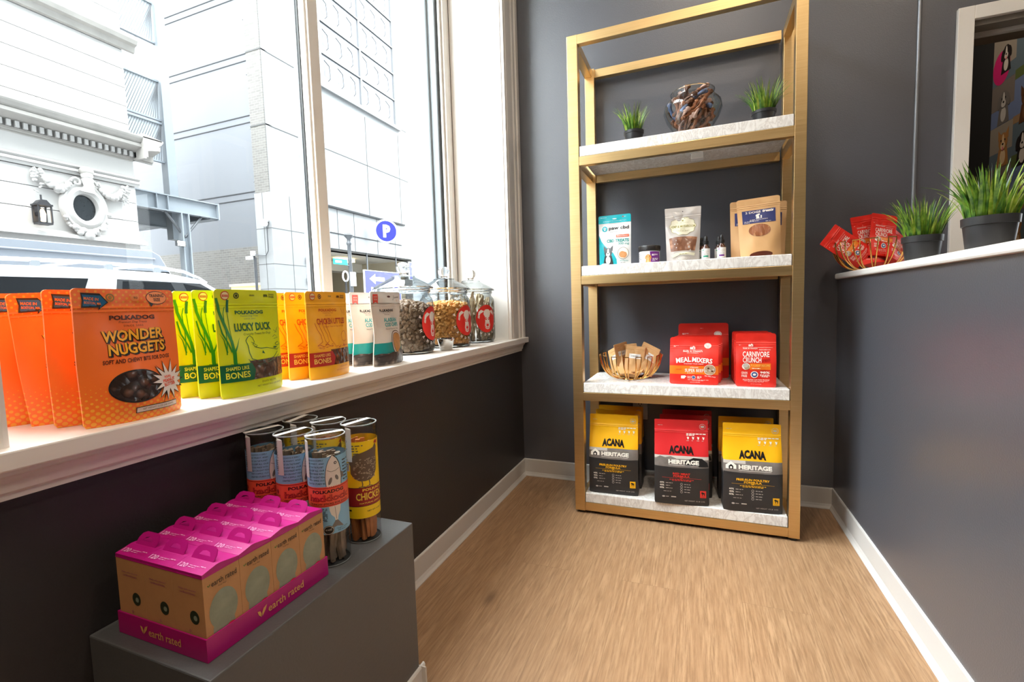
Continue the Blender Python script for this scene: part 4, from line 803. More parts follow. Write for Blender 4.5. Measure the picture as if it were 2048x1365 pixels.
# ---- dog food bags, bottom shelf
ABLK = film('matte_black', S(44, 43, 44), .42); AYEL = film('bag_yellow', S(248, 184, 12), .42); ARED = film('bag_red', S(206, 36, 40), .42); AGRY = mat('printed_barn_photo', S(120, 112, 106), .42, var=.45, vs=38); AGRL = ink('photo_sky', S(196, 188, 180)); ABK = ink('bag_black', S(26, 24, 24)); AWH = ink('bag_white', S(240, 234, 222)); AYT = ink('bag_yellow_text', S(246, 186, 20)); ART = ink('bag_red_text', S(222, 50, 44)); AORS = film('kraft_side', S(190, 140, 96), .5)
def d_acana(red):
    col = ART if red else AYT
    def f(P):
        # black and white farm photograph band between colour top and black bottom
        P.rect(-.498, .498, .44, .585, AGRY, 1); P.rect(-.498, -.12 if not red else .498, .55, .585, AGRL, 2)
        if red: P.poly([(.06, .52), (.22, .57), (.38, .565), (.47, .52), (.49, .47), (.06, .47)], ABK, 2.5); P.poly([(-.49, .545), (-.4, .575), (-.3, .56), (-.2, .575), (-.1, .555), (-.1, .53), (-.49, .52)], AGRY, 3)
        else: P.poly([(-.46, .49), (-.46, .53), (-.37, .572), (-.28, .53), (-.28, .49)], AWH, 3); P.poly([(-.41, .49), (-.41, .52), (-.37, .54), (-.33, .52), (-.33, .49)], ABK, 4); P.ell(-.37, .505, .02, .012, AWH, 5, 10)
        P.poly([(-.498, .44), (-.498, .46), (-.2, .452), (.0, .435), (.2, .452), (.498, .46), (.498, .44)], ABLK, 3); P.poly([(-.1, .44), (0, .425), (.1, .44)], ABLK, 3)
        P.text('ACANA', 0, .645, .46, .092, ABK, 3, bold=.06, arc=.5); P.text('HERITAGE', .04, .515, .56, .050, AWH, 5, bold=.05); P.rect(-.24, .31, .475, .479, AWH, 5)
        if red: P.text('RED MEAT', 0, .375, .32, .024, col, 4, bold=.035); P.text('FORMULA', 0, .345, .30, .024, col, 4, bold=.035)
        else: P.text('FREE-RUN POULTRY', 0, .375, .56, .026, col, 4, bold=.035); P.text('FORMULA', 0, .345, .30, .024, col, 4, bold=.035)
        P.rect(-.36, .36, .3245, .3265, col, 4); P.ell(0, .3255, .03, .006, col, 5, 12); P.lines(-.22, .22, .285, .312, 2, col, 4, 3, .5, True)
        for k, s in enumerate(('60%', '40%', '0%')): P.text(s, -.36, .262-k*.032, .08, .02, AWH, 4, bold=.02); P.lines(-.29, -.12, .253-k*.032, .269-k*.032, 1, AGRL, 4, k, .4)
        for k in range(4): P.ring(.0, .25-k*.031, .022, .014, .0012, AGRL, 4, 16); P.lines(.05, .24, .242-k*.031, .258-k*.031, 1, AGRL, 4, 9+k, .4)
        P.lines(-.33, -.12, .15, .166, 1, AGRL, 4, 6, .3); P.rect(.335, .445, .10, .185, col, 4)
        P.poly([(.355, .155), (.365, .172), (.385, .168), (.415, .16), (.425, .165), (.42, .15), (.418, .125), (.408, .125), (.405, .145), (.385, .148), (.382, .125), (.372, .125), (.37, .15)], ABK, 5); P.text('DOG', .39, .112, .06, .009, ABK, 5)
        P.ell(-.33, .092, .028, .009, AGRL, 4, 12); P.lines(-.29, -.2, .086, .098, 1, AGRL, 4, 2, .5); P.rect(-.19, -.10, .086, .098, AGRL, 4); P.text('NET WEIGHT  4.5 LB  2 KG', .24, .055, .36, .013, AGRL, 4)
        P.ell(.40, .925, .058, .034, AGRL, 2, 24); P.ell(.40, .925, .050, .029, ART if red else AYT, 3, 24); P.ell(.40, .925, .034, .013, AGRL, 4, 16); P.lines(-.44, -.24, .925, .937, 1, AGRL, 2, 8, .3)
        P.lines(.10, .46, .815, .845, 2, AWH, 2, 5, .7)
        for k in range(4):
            x = .13+k*.095; P.poly([(x-.022, .80), (x-.01, .806), (x+.005, .80), (x+.022, .805), (x+.015, .788), (x+.01, .775), (x-.01, .775), (x-.012, .788)], AWH, 2); P.lines(x-.03, x+.03, .755, .765, 1, AGRL, 2, k, .5)
    return f
def acana(red, lb):
    top = ARED if red else AYEL
    return pouch('dog_food_bag', lb, 'bag', None, .216, .352, .082, ABLK, d_acana(red), None, [(0, .44, ABLK), (.44, .585, AGRY), (.585, 1.0, top)], 'block', seal=.93, seed=7, taper=.02, corner=.004, zipv=.87)
ay = acana(False, 'yellow and black dog food bag at the left front of the bottom shelf'); ay['group'] = 'yellow dog food bags'
ay.location = (-.345, 2.095, Z4); ay.rotation_euler = (0, 0, R(2))
dup(ay, (-.338, 2.190, Z4), R(-1), 'yellow and black dog food bag second in the left row of the bottom shelf'); dup(ay, (-.342, 2.285, Z4), R(-2), 'yellow and black dog food bag at the back of the left row, near the outlet')
dup(ay, (.208, 2.078, Z4), R(4), 'yellow and black dog food bag at the right front of the bottom shelf'); dup(ay, (.196, 2.185, Z4), R(3), 'yellow and black dog food bag behind the right front one')
ar = acana(True, 'red and black dog food bag in front in the middle of the bottom shelf'); ar['group'] = 'red dog food bags'
ar.location = (-.060, 2.070, Z4); ar.rotation_euler = (0, 0, R(5)); dup(ar, (-.045, 2.165, Z4), R(4), 'red and black dog food bag second in the middle row'); dup(ar, (-.040, 2.265, Z4), R(3), 'red and black dog food bag at the back of the middle row')

# ---- red treat pouches, third shelf
RFILM = film('scarlet', S(222, 44, 32), .36); ROR = ink('pouch_orange', S(240, 120, 30)); RWH = ink('pouch_white', S(246, 236, 226)); RBLU = ink('seal_blue', S(70, 96, 150)); RDK = ink('pouch_dark_red', S(140, 20, 18))
RCH = mat('printed_meal_bits', S(176, 150, 120), .4, var=.4, vs=90)
def barn(P, cx, cy, k):
    a = P.w/P.h
    P.poly([(cx-k, cy-k*.5*a), (cx-k, cy+.25*k*a), (cx-.7*k, cy+.55*k*a), (cx-.4*k, cy+.25*k*a), (cx-.4*k, cy-.5*k*a)], RWH, 2); P.poly([(cx-.3*k, cy-.5*k*a), (cx-.3*k, cy+.3*k*a), (cx+.3*k, cy+.9*k*a), (cx+.9*k, cy+.3*k*a), (cx+.9*k, cy-.5*k*a)], RWH, 2); P.rect(cx+.15*k, cx+.5*k, cy-.4*k*a, cy+.25*k*a, RFILM, 3)
def d_meal(P):
    P.rect(-.499, .499, .215, .395, ROR, 1); barn(P, -.02, .765, .055); P.text("Stella & Chewy's", -.02, .695, .40, .040, RWH, 2, bold=.02); P.rect(-.22, .18, .722, .725, RWH, 2); P.text('REAL INGREDIENTS', -.02, .662, .24, .018, RWH, 2)
    P.ell(.285, .815, .072, .055, RWH, 2, 26); P.ring(.285, .815, .058, .044, .0008, REDC, 3); P.text('RAW', .285, .822, .07, .022, REDC, 3); P.text('MIXER', .285, .795, .07, .016, REDC, 3)
    P.text('FREEZE DRIED RAW', -.02, .618, .22, .016, ROR, 2)
    P.text('MEAL', -.21, .515, .31, .105, RWH, 3, bold=.025, rot=7); P.text('MIXERS', .175, .51, .41, .10, RWH, 3, bold=.025, rot=-5); P.text('KICKSTART YOUR KIBBLE!', .0, .435, .40, .022, RWH, 3)
    P.text("STELLA'S", .01, .36, .17, .026, RWH, 3, bold=.01); P.text('SUPER BEEF', .01, .295, .38, .068, RWH, 3, bold=.012); P.lines(-.13, .15, .232, .245, 1, RWH, 3, 4, .5)
    P.text('Recipe', -.30, .315, .12, .03, REDC, 3, shear=.3, rot=6); P.ell(.325, .315, .118, .112, RWH, 3, 30); P.ell(.325, .315, .110, .105, RCH, 4, 30)
    for k in range(7): P.ell(.25+.025*k, .29+.03*((k*37) % 5)/2, .022, .018, (AGRL, RCH, BRN)[k % 3], 5, 9)
    P.poly([(-.26, .12), (-.26, .18), (-.17, .185), (-.17, .17), (-.14, .165), (-.17, .15), (-.19, .12)], RWH, 3); P.text('GRAIN', -.09, .165, .08, .024, RWH, 3); P.text('FREE', -.09, .135, .07, .022, RWH, 3); P.ell(.0, .15, .042, .038, RWH, 3, 22); P.ell(.0, .15, .033, .030, RBLU, 4, 20); P.lines(.07, .16, .12, .18, 3, RWH, 3, 5, .5)
    P.text('REAL MEAL MIXER', .335, .175, .22, .02, RWH, 3, rot=-8); P.lines(-.12, .3, .075, .105, 2, RWH, 3, 6, .35, True); P.text('NET WT. 8 OZ (227g)', .03, .045, .2, .018, RWH, 3); P.lines(-.42, -.32, .79, .82, 2, RWH, 3, 7, .4)
def d_mealbig(P):
    P.rect(-.499, .499, .23, .37, ROR, 1); P.ell(.29, .80, .075, .05, RWH, 2, 26); P.ring(.29, .80, .06, .04, .001, REDC, 3); P.lines(-.42, -.28, .79, .82, 2, RWH, 2, 7, .4); P.lines(-.06, .06, .90, .912, 1, RWH, 2, 3, .4); barn(P, 0, .72, .05); P.text('MEAL MIXERS', 0, .52, .7, .09, RWH, 3, bold=.02)
ml = pouch('treat_pouch', 'small red pouch with orange band, front of the pair of rows on the third shelf', 'pouch', 'red meal pouches', .190, .197, .052, RFILM, d_meal, None, None, 'block', seal=.90, seed=12, corner=.012, zipv=.80)
ml.location = (-.0085, 2.104, Z3); ml.rotation_euler = (R(-2), 0, R(-2)); dup(ml, (.003, 2.166, Z3), R(-1), 'small red pouch with orange band, second behind the front one'); dup(ml, (.012, 2.226, Z3), R(0), 'small red pouch with orange band, third behind the front one')
mb_ = pouch('treat_pouch', 'large red pouch standing at the back, taller than the red pouches before it', 'pouch', None, .211, .246, .058, RFILM, d_mealbig, None, None, 'block', seal=.84, seed=13, corner=.012, zipv=.77); mb_.location = (.030, 2.300, Z3); mb_.rotation_euler = (0, 0, R(3))
def d_carn(P):
    barn(P, -.12, .775, .06); P.text("Stella & Chewy's", -.14, .715, .36, .030, RWH, 2, bold=.015); P.rect(-.33, .42, .735, .738, RWH, 2); P.text('FREEZE DRIED RAW', .22, .695, .28, .018, RWH, 2); P.lines(-.42, -.32, .77, .79, 1, RWH, 2, 4, .4)
    P.text('CARNIVORE', .0, .612, .66, .100, RWH, 3, bold=.012); P.text('CRUNCH', -.10, .505, .46, .098, RWH, 3, bold=.012); P.text('treats', .25, .505, .2, .05, RDK, 3, shear=.3, rot=10)
    P.rect(-.16, .36, .325, .445, ROR, 2); P.ell(-.25, .385, .10, .062, RWH, 3, 24); P.ell(-.23, .375, .07, .05, RCH, 4, 20); P.poly([(-.33, .40), (-.30, .445), (-.24, .44), (-.18, .42), (-.22, .37), (-.30, .36)], AGRL, 5); P.text('FULBEEF RECIPE', .105, .405, .46, .04, CHY, 3, bold=.01); P.lines(-.1, .32, .335, .365, 1, RWH, 3, 8, .4)
    P.text('GRAIN', -.29, .265, .15, .045, RWH, 3, bold=.01); P.text('FREE', -.29, .205, .14, .045, RWH, 3, bold=.01); P.ell(-.04, .235, .095, .062, RWH, 3, 26); P.ell(-.04, .235, .075, .049, RBLU, 4, 24); P.ell(-.04, .235, .04, .02, RWH, 5, 16); P.text('98%', .22, .275, .24, .042, RWH, 3, bold=.03); P.lines(.10, .34, .185, .24, 3, RWH, 3, 9, .6, True)
    P.text('SINGLE PROTEIN  RAW MADE CRUNCHY', .0, .135, .66, .024, RWH, 3); P.lines(-.3, .3, .09, .115, 2, RWH, 3, 2, .3, True); P.text('NET WT. 3.25 OZ (92g)', .0, .055, .26, .014, RWH, 3)
cr = pouch('treat_pouch', 'narrow red pouch with white print at the right front of the third shelf', 'pouch', 'narrow red pouches on the shelf', .143, .212, .050, RFILM, d_carn, None, None, 'block', seal=.885, seed=14, corner=.009, zipv=.82)
cr.location = (.222, 2.094, Z3); cr.rotation_euler = (0, 0, R(-1)); dup(cr, (.219, 2.168, Z3), R(3), 'narrow red pouch second in the right hand row of the third shelf'); dup(cr, (.217, 2.246, Z3), R(5), 'narrow red pouch at the back of the right hand row of the third shelf')

# ---- wire baskets
GW = mat('gold_wire', S(222, 172, 98), .25, 1.0, var=.05, vs=30)
def make_basket(r=.138, h=.112, n=16):
    o = empty('wire_basket', 'x', 'basket', (0, 0, 0)); rb = .052
    prof = lambda t: (rb+(r-rb)*math.sin(t*PI/2)**.92, .0045+(h-.0045)*(1-math.cos(t*PI/2))**.95)
    for i in range(n):
        a = 2*PI*i/n; b = MB(); up_ = []; da = PI/n*.46
        for k in range(13): q, z = prof(k/12); up_.append((q*math.cos(a-da*(.25+.75*k/12)*1.0), q*math.sin(a-da*(.25+.75*k/12)), z))
        dn = []
        for k in range(13): q, z = prof(k/12); dn.append((q*math.cos(a+da*(.25+.75*k/12)), q*math.sin(a+da*(.25+.75*k/12)), z))
        b.tube(up_+dn[::-1], .0025, GW, 6); b.build('wire_loop', o)
    b = MB(); b.tube([(rb*math.cos(2*PI*i/32), rb*math.sin(2*PI*i/32), .0030) for i in range(32)], .0028, GW, 8, closed=True)
    for i in range(4): a = PI*i/4; b.tube([(rb*math.cos(a), rb*math.sin(a), .0035), (-rb*math.cos(a), -rb*math.sin(a), .0035)], .0018, GW, 6)
    b.build('base_ring', o); return o
bk1 = make_basket(); bk1.location = (-.283, 2.195, Z3); bk1['label'] = 'gold wire basket of kraft packets on the third marble shelf'; bk1['group'] = 'gold wire baskets'
bk2 = dup(bk1, (.648, 2.235, 1.0452), R(5), 'gold wire basket of red packets at the corner of the white ledge')
# kraft packets
KRP = mat('kraft_paper_packet', S(206, 158, 104), .6, var=.07, vs=50, bump=.15, bs=200); KLB = ink('packet_label', S(232, 228, 222))
def packet(name, w, h, d, m, design, seed, seal=.9): return pouch(name, 'x', 'packet', None, w, h, d, m, design, None, None, 'stand', seal=seal, seed=seed, corner=.003, zipv=.88, nu=14, nv=20, wr=.0016)
def d_kpk(P): P.rect(-.30, .30, .52, .70, KLB, 1); P.text('CHICKEN', 0, .61, .4, .05, ABK, 2, bold=.01)
kp = packet('treat_packet', .085, .120, .016, KRP, d_kpk, 31); kp['group'] = 'kraft packets in the shelf basket'
KS = (((-.268, 2.190, Z3+.030), (-10, 6, 8), 'upright kraft packet with a white label at the middle of the shelf basket'), ((-.338, 2.205, Z3+.030), (-12, -26, -35), 'kraft packet poking up at the left rim of the shelf basket'), ((-.312, 2.228, Z3+.042), (-6, -8, 55), 'kraft packet standing on edge, second from the left in the shelf basket'), ((-.236, 2.240, Z3+.042), (4, 26, -12), 'kraft packet tilting right at the back of the shelf basket'), ((-.226, 2.200, Z3+.026), (-12, 30, 14), 'kraft packet leaning over the right side of the shelf basket'), ((-.290, 2.258, Z3+.036), (8, -6, 4), 'kraft packet at the back of the shelf basket, behind the labelled one'), ((-.285, 2.165, Z3+.018), (-62, 10, 30), 'kraft packet lying at the bottom of the shelf basket, seen through the wires'), ((-.262, 2.185, Z3+.014), (-70, -30, -20), 'second kraft packet lying low in the shelf basket'))
for i, (loc, r, lb) in enumerate(KS):
    rot = tuple(R(q) for q in r)
    if i == 0: kp.location = loc; kp.rotation_euler = rot; kp['label'] = lb
    else: dup(kp, loc, label=lb, rot=rot)

# ---- second shelf
CTEAL = ink('cbd_teal', S(16, 168, 180)); CWH = film('cbd_white', S(232, 232, 232), .3); CORG = ink('cbd_orange', S(238, 110, 74)); COOK = mat('baked_cookie_print', S(206, 146, 96), .4, var=.2, vs=80); DGW = ink('dog_white', S(236, 234, 232)); DGB = ink('dog_black', S(50, 48, 50)); DGT = ink('tongue_pink', S(226, 120, 130))
def d_paw(P):
    P.rect(-.5, .5, .845, .998, CTEAL, 1); P.poly([(-.5, .62), (-.42, .50), (-.30, .40), (-.02, .24), (.08, .12), (.09, .005), (-.5, .005)], CTEAL, 1); P.ell(.0, .925, .07, .010, CWH, 3, 16); P.text('A Wholesome Formulated CBD Treats', 0, .885, .72, .014, CWH, 3); P.lines(-.44, -.2, .955, .968, 1, CWH, 3, 2, .4); P.rect(.24, .28, .945, .965, REDC, 3); P.lines(.30, .42, .948, .96, 1, CWH, 3, 3, .4)
    P.ell(-.31, .735, .085, .054, CTEAL, 3, 26)
    for x, y, s in ((-.31, .72, .028), (-.345, .745, .014), (-.32, .758, .014), (-.298, .758, .014), (-.275, .745, .014)): P.ell(x, y, s, s*.62, CWH, 4, 12)
    P.text('paw cbd', .13, .735, .62, .085, BK, 3, bold=.02); P.lines(-.14, .42, .665, .675, 1, BK, 3, 4, .4); P.rect(.05, .44, .555, .605, CORG, 3); P.text('Baked Cheese', .245, .58, .32, .028, CWH, 4, bold=.01)
    P.text('CBD TREATS', .10, .49, .68, .062, TEAL, 3, bold=.03); P.text('300 mg', .285, .42, .32, .055, TEAL, 3, bold=.005); P.ell(.27, .235, .165, .118, TINB, 3, 30); P.ell(.27, .235, .155, .110, RWH, 4, 30); P.ell(.25, .21, .10, .065, COOK, 5, 18, 25); P.ell(.31, .20, .07, .06, COOK, 6, 16, -10)
    dog(P, -.19, .265, .155, DGB, DGW, DGB, 3, ears='up'); P.text('30 Pieces', .30, .09, .24, .03, TEAL, 3); P.lines(.2, .42, .045, .06, 1, BK, 3, 5, .4); P.ell(-.3, .035, .12, .018, CWH, 9, 16); P.text('SOFT BAKED', -.3, .035, .16, .012, TEAL, 10)
pw = pouch('treat_pouch', 'white and teal pouch with a collie picture at the left of the second shelf', 'pouch', None, .138, .222, .040, CWH, d_paw, None, [(0, .845, CWH), (.845, 1, CTEAL)], seal=.845, sealm=CTEAL, seed=21, taper=-.03, zipv=.84); pw.location = (-.334, 2.125, Z2); pw.rotation_euler = (0, 0, R(-3))
# tub
TW = mat('white_tub_plastic', S(232, 228, 230), .35); TLID = mat('black_ribbed_lid', S(40, 36, 36), .35, bump=.0); PUR = ink('tub_purple', S(110, 40, 130)); GDOG = ink('golden_coat', S(196, 134, 70)); GDL = ink('golden_light', S(226, 180, 124))
o = empty('chew_tub', 'squat white tub with black ribbed lid between the two left pouches', 'tub', (-.188, 2.13, Z2)); b = MB(); b.lathe([(.0005, 0), (.041, 0), (.043, .002), (.043, .050), (.041, .053), (.0005, .053)], TW, 40)
f = lambda u, v: (Vector((.0432*math.sin(2*PI*u), -.0432*math.cos(2*PI*u), v*.053)), Vector((math.sin(2*PI*u), -math.cos(2*PI*u), 0)))
P = Printer(f, 2*PI*.0432, .053, .006, .0002); P.poly([(.04, .05), (.02, .93), (.20, .93), (.22, .05)], PUR, 1); P.text('paw', .12, .66, .07, .16, CWH, 2, bold=.02); P.ell(.065, .66, .016, .08, CWH, 2, 16); P.lines(.06, .16, .15, .42, 3, CWH, 2, 3, .5); P.lines(-.22, -.12, .15, .85, 9, BK, 2, 4, .4); dog(P, -.005, .52, .042, GDOG, GDL, GDOG, 2); addp(b, P); b.build('tub_body', o)
b = MB(); n = 48; b.lathe([(.0005, .054), (.045, .054), (.0455, .056), (.0455, .073), (.044, .0755), (.0005, .0755)], TLID, 40)
for i in range(n): a = 2*PI*i/n; b.tube([(.0455*math.cos(a), .0455*math.sin(a), .0565), (.0455*math.cos(a), .0455*math.sin(a), .0725)], .0009, TLID, 4)
b.build('lid', o)
# hemp pouch
SILV = film('silver_clear', S(186, 178, 172), .22, .3); SILB = film('silver_base', S(196, 188, 182), .25); HCR = ink('hemp_cream', S(226, 220, 196)); HGR = ink('hemp_olive', S(150, 140, 70)); W_HMP = treat_window('clear_window_tan_biscuits', S(196, 150, 120), S(172, 124, 96), S(120, 80, 60), 42, .25, (1, 1, .7))
SIL2 = thin_glass('clear_pouch_film', tint=(.86, .84, .82, 1), ior=1.5, boost=1.6)
def d_hemp(P):
    sc = []
    for i in range(48): a = 2*PI*i/48; k = 1+.055*math.cos(10*a); sc.append((.0+.37*k*math.cos(a), .655+.165*k*math.sin(a)))
    P.poly(sc, HGR, 2); P.poly([(x*.97, .655+(y-.655)*.97) for x, y in sc], HCR, 3); P.text('HEMP & MUSHROOM', 0, .65, .70, .045, HGR, 4, bold=.02); P.text('BITES', 0, .602, .14, .016, HGR, 4); P.lines(-.2, .2, .555, .58, 2, HGR, 4, 3, .4, True); P.text('for dogs and cats', 0, .72, .34, .016, HGR, 4, shear=.2); P.ell(0, .755, .03, .014, HGR, 4, 12)
    P.ell(0, .925, .014, .009, BK, 2, 12); P.poly([(-.36, .12), (-.2, .165), (.0, .175), (.2, .165), (.36, .15), (.34, .10), (.15, .12), (-.1, .125), (-.3, .08)], HCR, 4); P.lines(-.1, .3, .125, .15, 1, HGR, 5, 5, .4)
    P.ell(0, .06, .20, .05, AGRL, 3, 24); P.ring(0, .06, .17, .042, .001, FISHG, 4)
def w_hemp(P): P.poly([(-.40, .44), (-.36, .19), (.0, .20), (.36, .19), (.42, .44), (.2, .46), (-.2, .46)], W_HMP, 1)
hm = pouch('treat_pouch', 'silvery pouch with cream oval label and biscuits showing, middle of the second shelf', 'pouch', None, .128, .226, .046, SILV, d_hemp, [('window', w_hemp, 'clear window showing tan biscuits')], None, seal=.87, sealm=SILB, seed=22, taper=-.12, corner=.003, zipv=.83, wr=.0024); hm.location = (-.052, 2.125, Z2); hm.rotation_euler = (0, 0, R(1))
# dropper bottles
AMBG = mat('amber_bottle_glass', S(74, 34, 20), .08, var=.1, vs=30, coat=.5); DBK = mat('black_dropper_rubber', S(24, 22, 24), .45); BLB = ink('bottle_label', S(226, 224, 222)); BGR = ink('bottle_green', S(40, 140, 110))
def make_bottle(c1):
    o = empty('dropper_bottle', 'x', 'bottle', (0, 0, 0)); b = MB(); b.lathe([(.0005, 0), (.0145, 0), (.016, .0015), (.016, .047), (.0145, .054), (.009, .060), (.008, .066), (.0005, .066)], AMBG, 24)
    f = lambda u, v: (Vector((.0162*math.sin(2*PI*u), -.0162*math.cos(2*PI*u), .006+v*.042)), Vector((math.sin(2*PI*u), -math.cos(2*PI*u), 0)))
    b.build('bottle_body', o); P = Printer(f, 2*PI*.0162, .042, .004, .0002); P.rect(-.5, .5, 0, 1, BLB, 1); P.rect(-.10, .10, .16, .32, c1, 2); P.text('CBD OIL', 0, .44, .20, .09, ABK, 2); P.lines(-.12, .12, .56, .78, 3, AGRL, 2, 3, .4, True); P.ell(-.11, .85, .03, .06, c1, 2, 12); P.mb.build('label', o)
    b = MB(); b.lathe([(.0005, .066), (.0105, .066), (.0105, .079), (.0095, .080), (.0075, .081), (.0072, .086), (.0066, .094), (.0045, .099), (.0005, .1005)], DBK, 20)
    for i in range(20): a = 2*PI*i/20; b.tube([(.0105*math.cos(a), .0105*math.sin(a), .0665), (.0105*math.cos(a), .0105*math.sin(a), .0785)], .0006, DBK, 4)
    b.build('dropper_cap', o); return o
b1 = make_bottle(BGR); b1['label'] = 'amber dropper bottle with green label stripe, front of the left pair'; b1['group'] = 'dropper bottles'; b1.location = (.0375, 2.12, Z2)
dup(b1, (.022, 2.165, Z2), R(15), 'amber dropper bottle behind the left front one'); b2 = make_bottle(PUR); b2['label'] = 'amber dropper bottle with purple label stripe, front of the right pair'; b2['group'] = 'dropper bottles'; b2.location = (.097, 2.115, Z2)
dup(b1, (.088, 2.160, Z2), R(10), 'amber dropper bottle behind the purple striped one')
# kraft pouches with navy label
NAVY = ink('navy_label', S(56, 62, 112)); W_STK = treat_window('clear_window_chicken_sticks', S(236, 206, 176), S(216, 160, 112), S(150, 92, 60), 70, .25, (1, 1, .12)); KRF = film('kraft_pouch', S(214, 168, 116), .5)
def d_2dog(P):
    P.rect(-.39, .39, .575, .80, NAVY, 2); P.text('2 DOGS', -.13, .765, .36, .036, RWH, 3, bold=.02); P.text('treats', .22, .772, .26, .044, RWH, 3, bold=.05, shear=.3)
    P.poly([(-.06, .72), (.02, .735), (.03, .715), (.0, .70), (.01, .675), (.015, .65), (-.07, .65), (-.055, .68), (-.075, .70)], RWH, 3); P.poly([(.04, .70), (.075, .70), (.07, .685), (.065, .67), (.075, .655), (.03, .655), (.045, .675)], RWH, 3)
    P.text('JUST CHICKEN', -.01, .632, .42, .018, RWH, 3, bold=.01); P.lines(-.35, .35, .605, .62, 1, RWH, 3, 3, .5); P.lines(-.35, -.1, .583, .597, 1, RWH, 3, 4, .5); P.lines(.15, .35, .583, .597, 1, RWH, 3, 5, .5); P.ring(0, .45, .262, .108, .0012, TINB, 1.5); P.ell(0, .035, .28, .055, BRN, 2, 30)
def w_2dog(P): P.ell(0, .45, .258, .105, W_STK, 2, 34)
kd = pouch('treat_pouch', 'front kraft paper pouch with navy label and oval window, right end of second shelf', 'pouch', 'kraft pouches with navy labels', .142, .232, .046, KRF, d_2dog, [('window', w_2dog, 'oval window showing pale sticks')], None, seal=.90, seed=23, corner=.009, zipv=.88, taper=-.08); kd.location = (.238, 2.105, Z2); kd.rotation_euler = (R(-1), R(-3), R(0))
dup(kd, (.206, 2.158, Z2), R(2), 'lower kraft pouch peeking out on the left behind the front one'); dup(kd, (.268, 2.222, Z2), R(0), 'rearmost kraft pouch peeking out on the right behind the front one')

# ---- top shelf: small grass pots, glass bowl of chews
POT = mat('black_plastic_pot', S(42, 42, 44), .4, var=.06, vs=20, bump=.05, bs=200); SOIL = mat('dark_potting_fibre', S(40, 34, 28), .9, var=.4, vs=90, bump=.6, bs=200)
def grass_mat(name, c0, c1):
    m = bpy.data.materials.new(name); m.use_nodes = True; nt = m.node_tree; N = nt.nodes; L = nt.links; b = N['Principled BSDF']; b.inputs['Roughness'].default_value = .42
    tc = N.new('ShaderNodeTexCoord'); nz = N.new('ShaderNodeTexNoise'); nz.inputs['Scale'].default_value = 55; L.new(tc.outputs['Object'], nz.inputs[0]); mx = N.new('ShaderNodeMix'); mx.data_type = 'RGBA'; mx.inputs[6].default_value = c0; mx.inputs[7].default_value = c1
    mr = N.new('ShaderNodeMapRange'); mr.inputs[1].default_value = .38; mr.inputs[2].default_value = .62; L.new(nz.outputs[0], mr.inputs[0]); L.new(mr.outputs[0], mx.inputs[0]); L.new(mx.outputs[2], b.inputs['Base Color']); return m
GR1 = grass_mat('green_grass_blade', S(46, 90, 26), S(112, 152, 46)); GR2 = grass_mat('yellow_green_grass_blade', S(110, 146, 36), S(176, 190, 84))
def grass(name, label, loc, rt, rbm, h, bl, n, wid, seed, spread=.75, group=None):
    o = empty(name, label, 'plant', loc, group=group); rd = random.Random(seed)
    b = MB(); b.lathe([(.0005, 0), (rbm, 0), (rbm+.001, .002), (rt*.94, h*.74), (rt*.94, h*.76), (rt, h*.77), (rt+.001, h*.99), (rt-.001, h), (rt-.004, h), (rt-.006, h*.84), (.0005, h*.84)], POT, 36, sy=1); b.build('pot', o)
    b = MB(); b.lathe([(.0005, h*.90), (rt*.5, h*.90), (rt-.0055, h*.86)], SOIL, 24); b.build('soil', o)
    b = MB()
    for i in range(n):
        q = (rt-.008)*math.sqrt(rd.random()); a = rd.uniform(0, 2*PI); x, y = q*math.cos(a), q*math.sin(a); ln = bl*rd.uniform(.55, 1.05); lean = (q/rt)*spread*rd.uniform(.5, 1.35)+rd.uniform(-.1, .12); an = a+rd.uniform(-.5, .5); w0 = wid*rd.uniform(.7, 1.15); tw = rd.uniform(0, PI)
        if rd.random() < .06: lean *= 1.7; w0 *= .5
        side = Vector((-math.sin(an+tw*.4), math.cos(an+tw*.4), 0)); pts = []; k = 7; p = Vector((x, y, h*.86)); st = ln/k
        for j in range(k+1):
            t = j/k; wd = w0*(1-t**2.2)*(.55+.9*math.sin(PI*min(1, t*1.3+.12))**.7 if t < .6 else 1.0)+.00015; pts.append((p-side*wd/2, p+side*wd/2+Vector((0, 0, .0006)))); ang = lean*(.35+1.15*t)
            p = p+Vector((math.cos(an)*math.sin(ang), math.sin(an)*math.sin(ang), math.cos(ang)))*st
        vs = [v for pr in pts for v in pr]; b.add(vs, [(2*j, 2*j+1, 2*j+3, 2*j+2) for j in range(k)], GR1 if rd.random() < .66 else GR2, True)
    b.build('grass_blades', o); return o
grass('potted_grass', 'small black pot of artificial grass at the left end of the top marble shelf', (-.246, 2.105, Z1), .041, .031, .050, .120, 120, .0044, 51, group='small potted grasses')
grass('potted_grass', 'small black pot of artificial grass at the right end of the top marble shelf', (.243, 2.10, Z1), .043, .032, .046, .128, 130, .0044, 52, group='small potted grasses')
BG = thin_glass('clear_bowl_glass', tint=(.96, .97, .97, 1), ior=1.5, boost=1.5, edge=(.30, .34, .36, 1))
o = empty('glass_bowl', 'round clear glass bowl heaped with brown chews on the top marble shelf', 'bowl', (-.014, 2.135, Z1)); b = MB()
b.lathe([(.0005, .004), (.045, .004), (.052, .001), (.056, .004), (.074, .028), (.100, .068), (.113, .104), (.110, .130), (.094, .148), (.084, .156), (.083, .168), (.085, .176), (.083, .178)], BG, 56); b.build('bowl_glass', o)
b = MB(); b.lathe([(.083, .1755), (.0855, .1765), (.0855, .179), (.083, .18), (.0815, .178)], SG, 48, closed=True); b.build('rim', o)
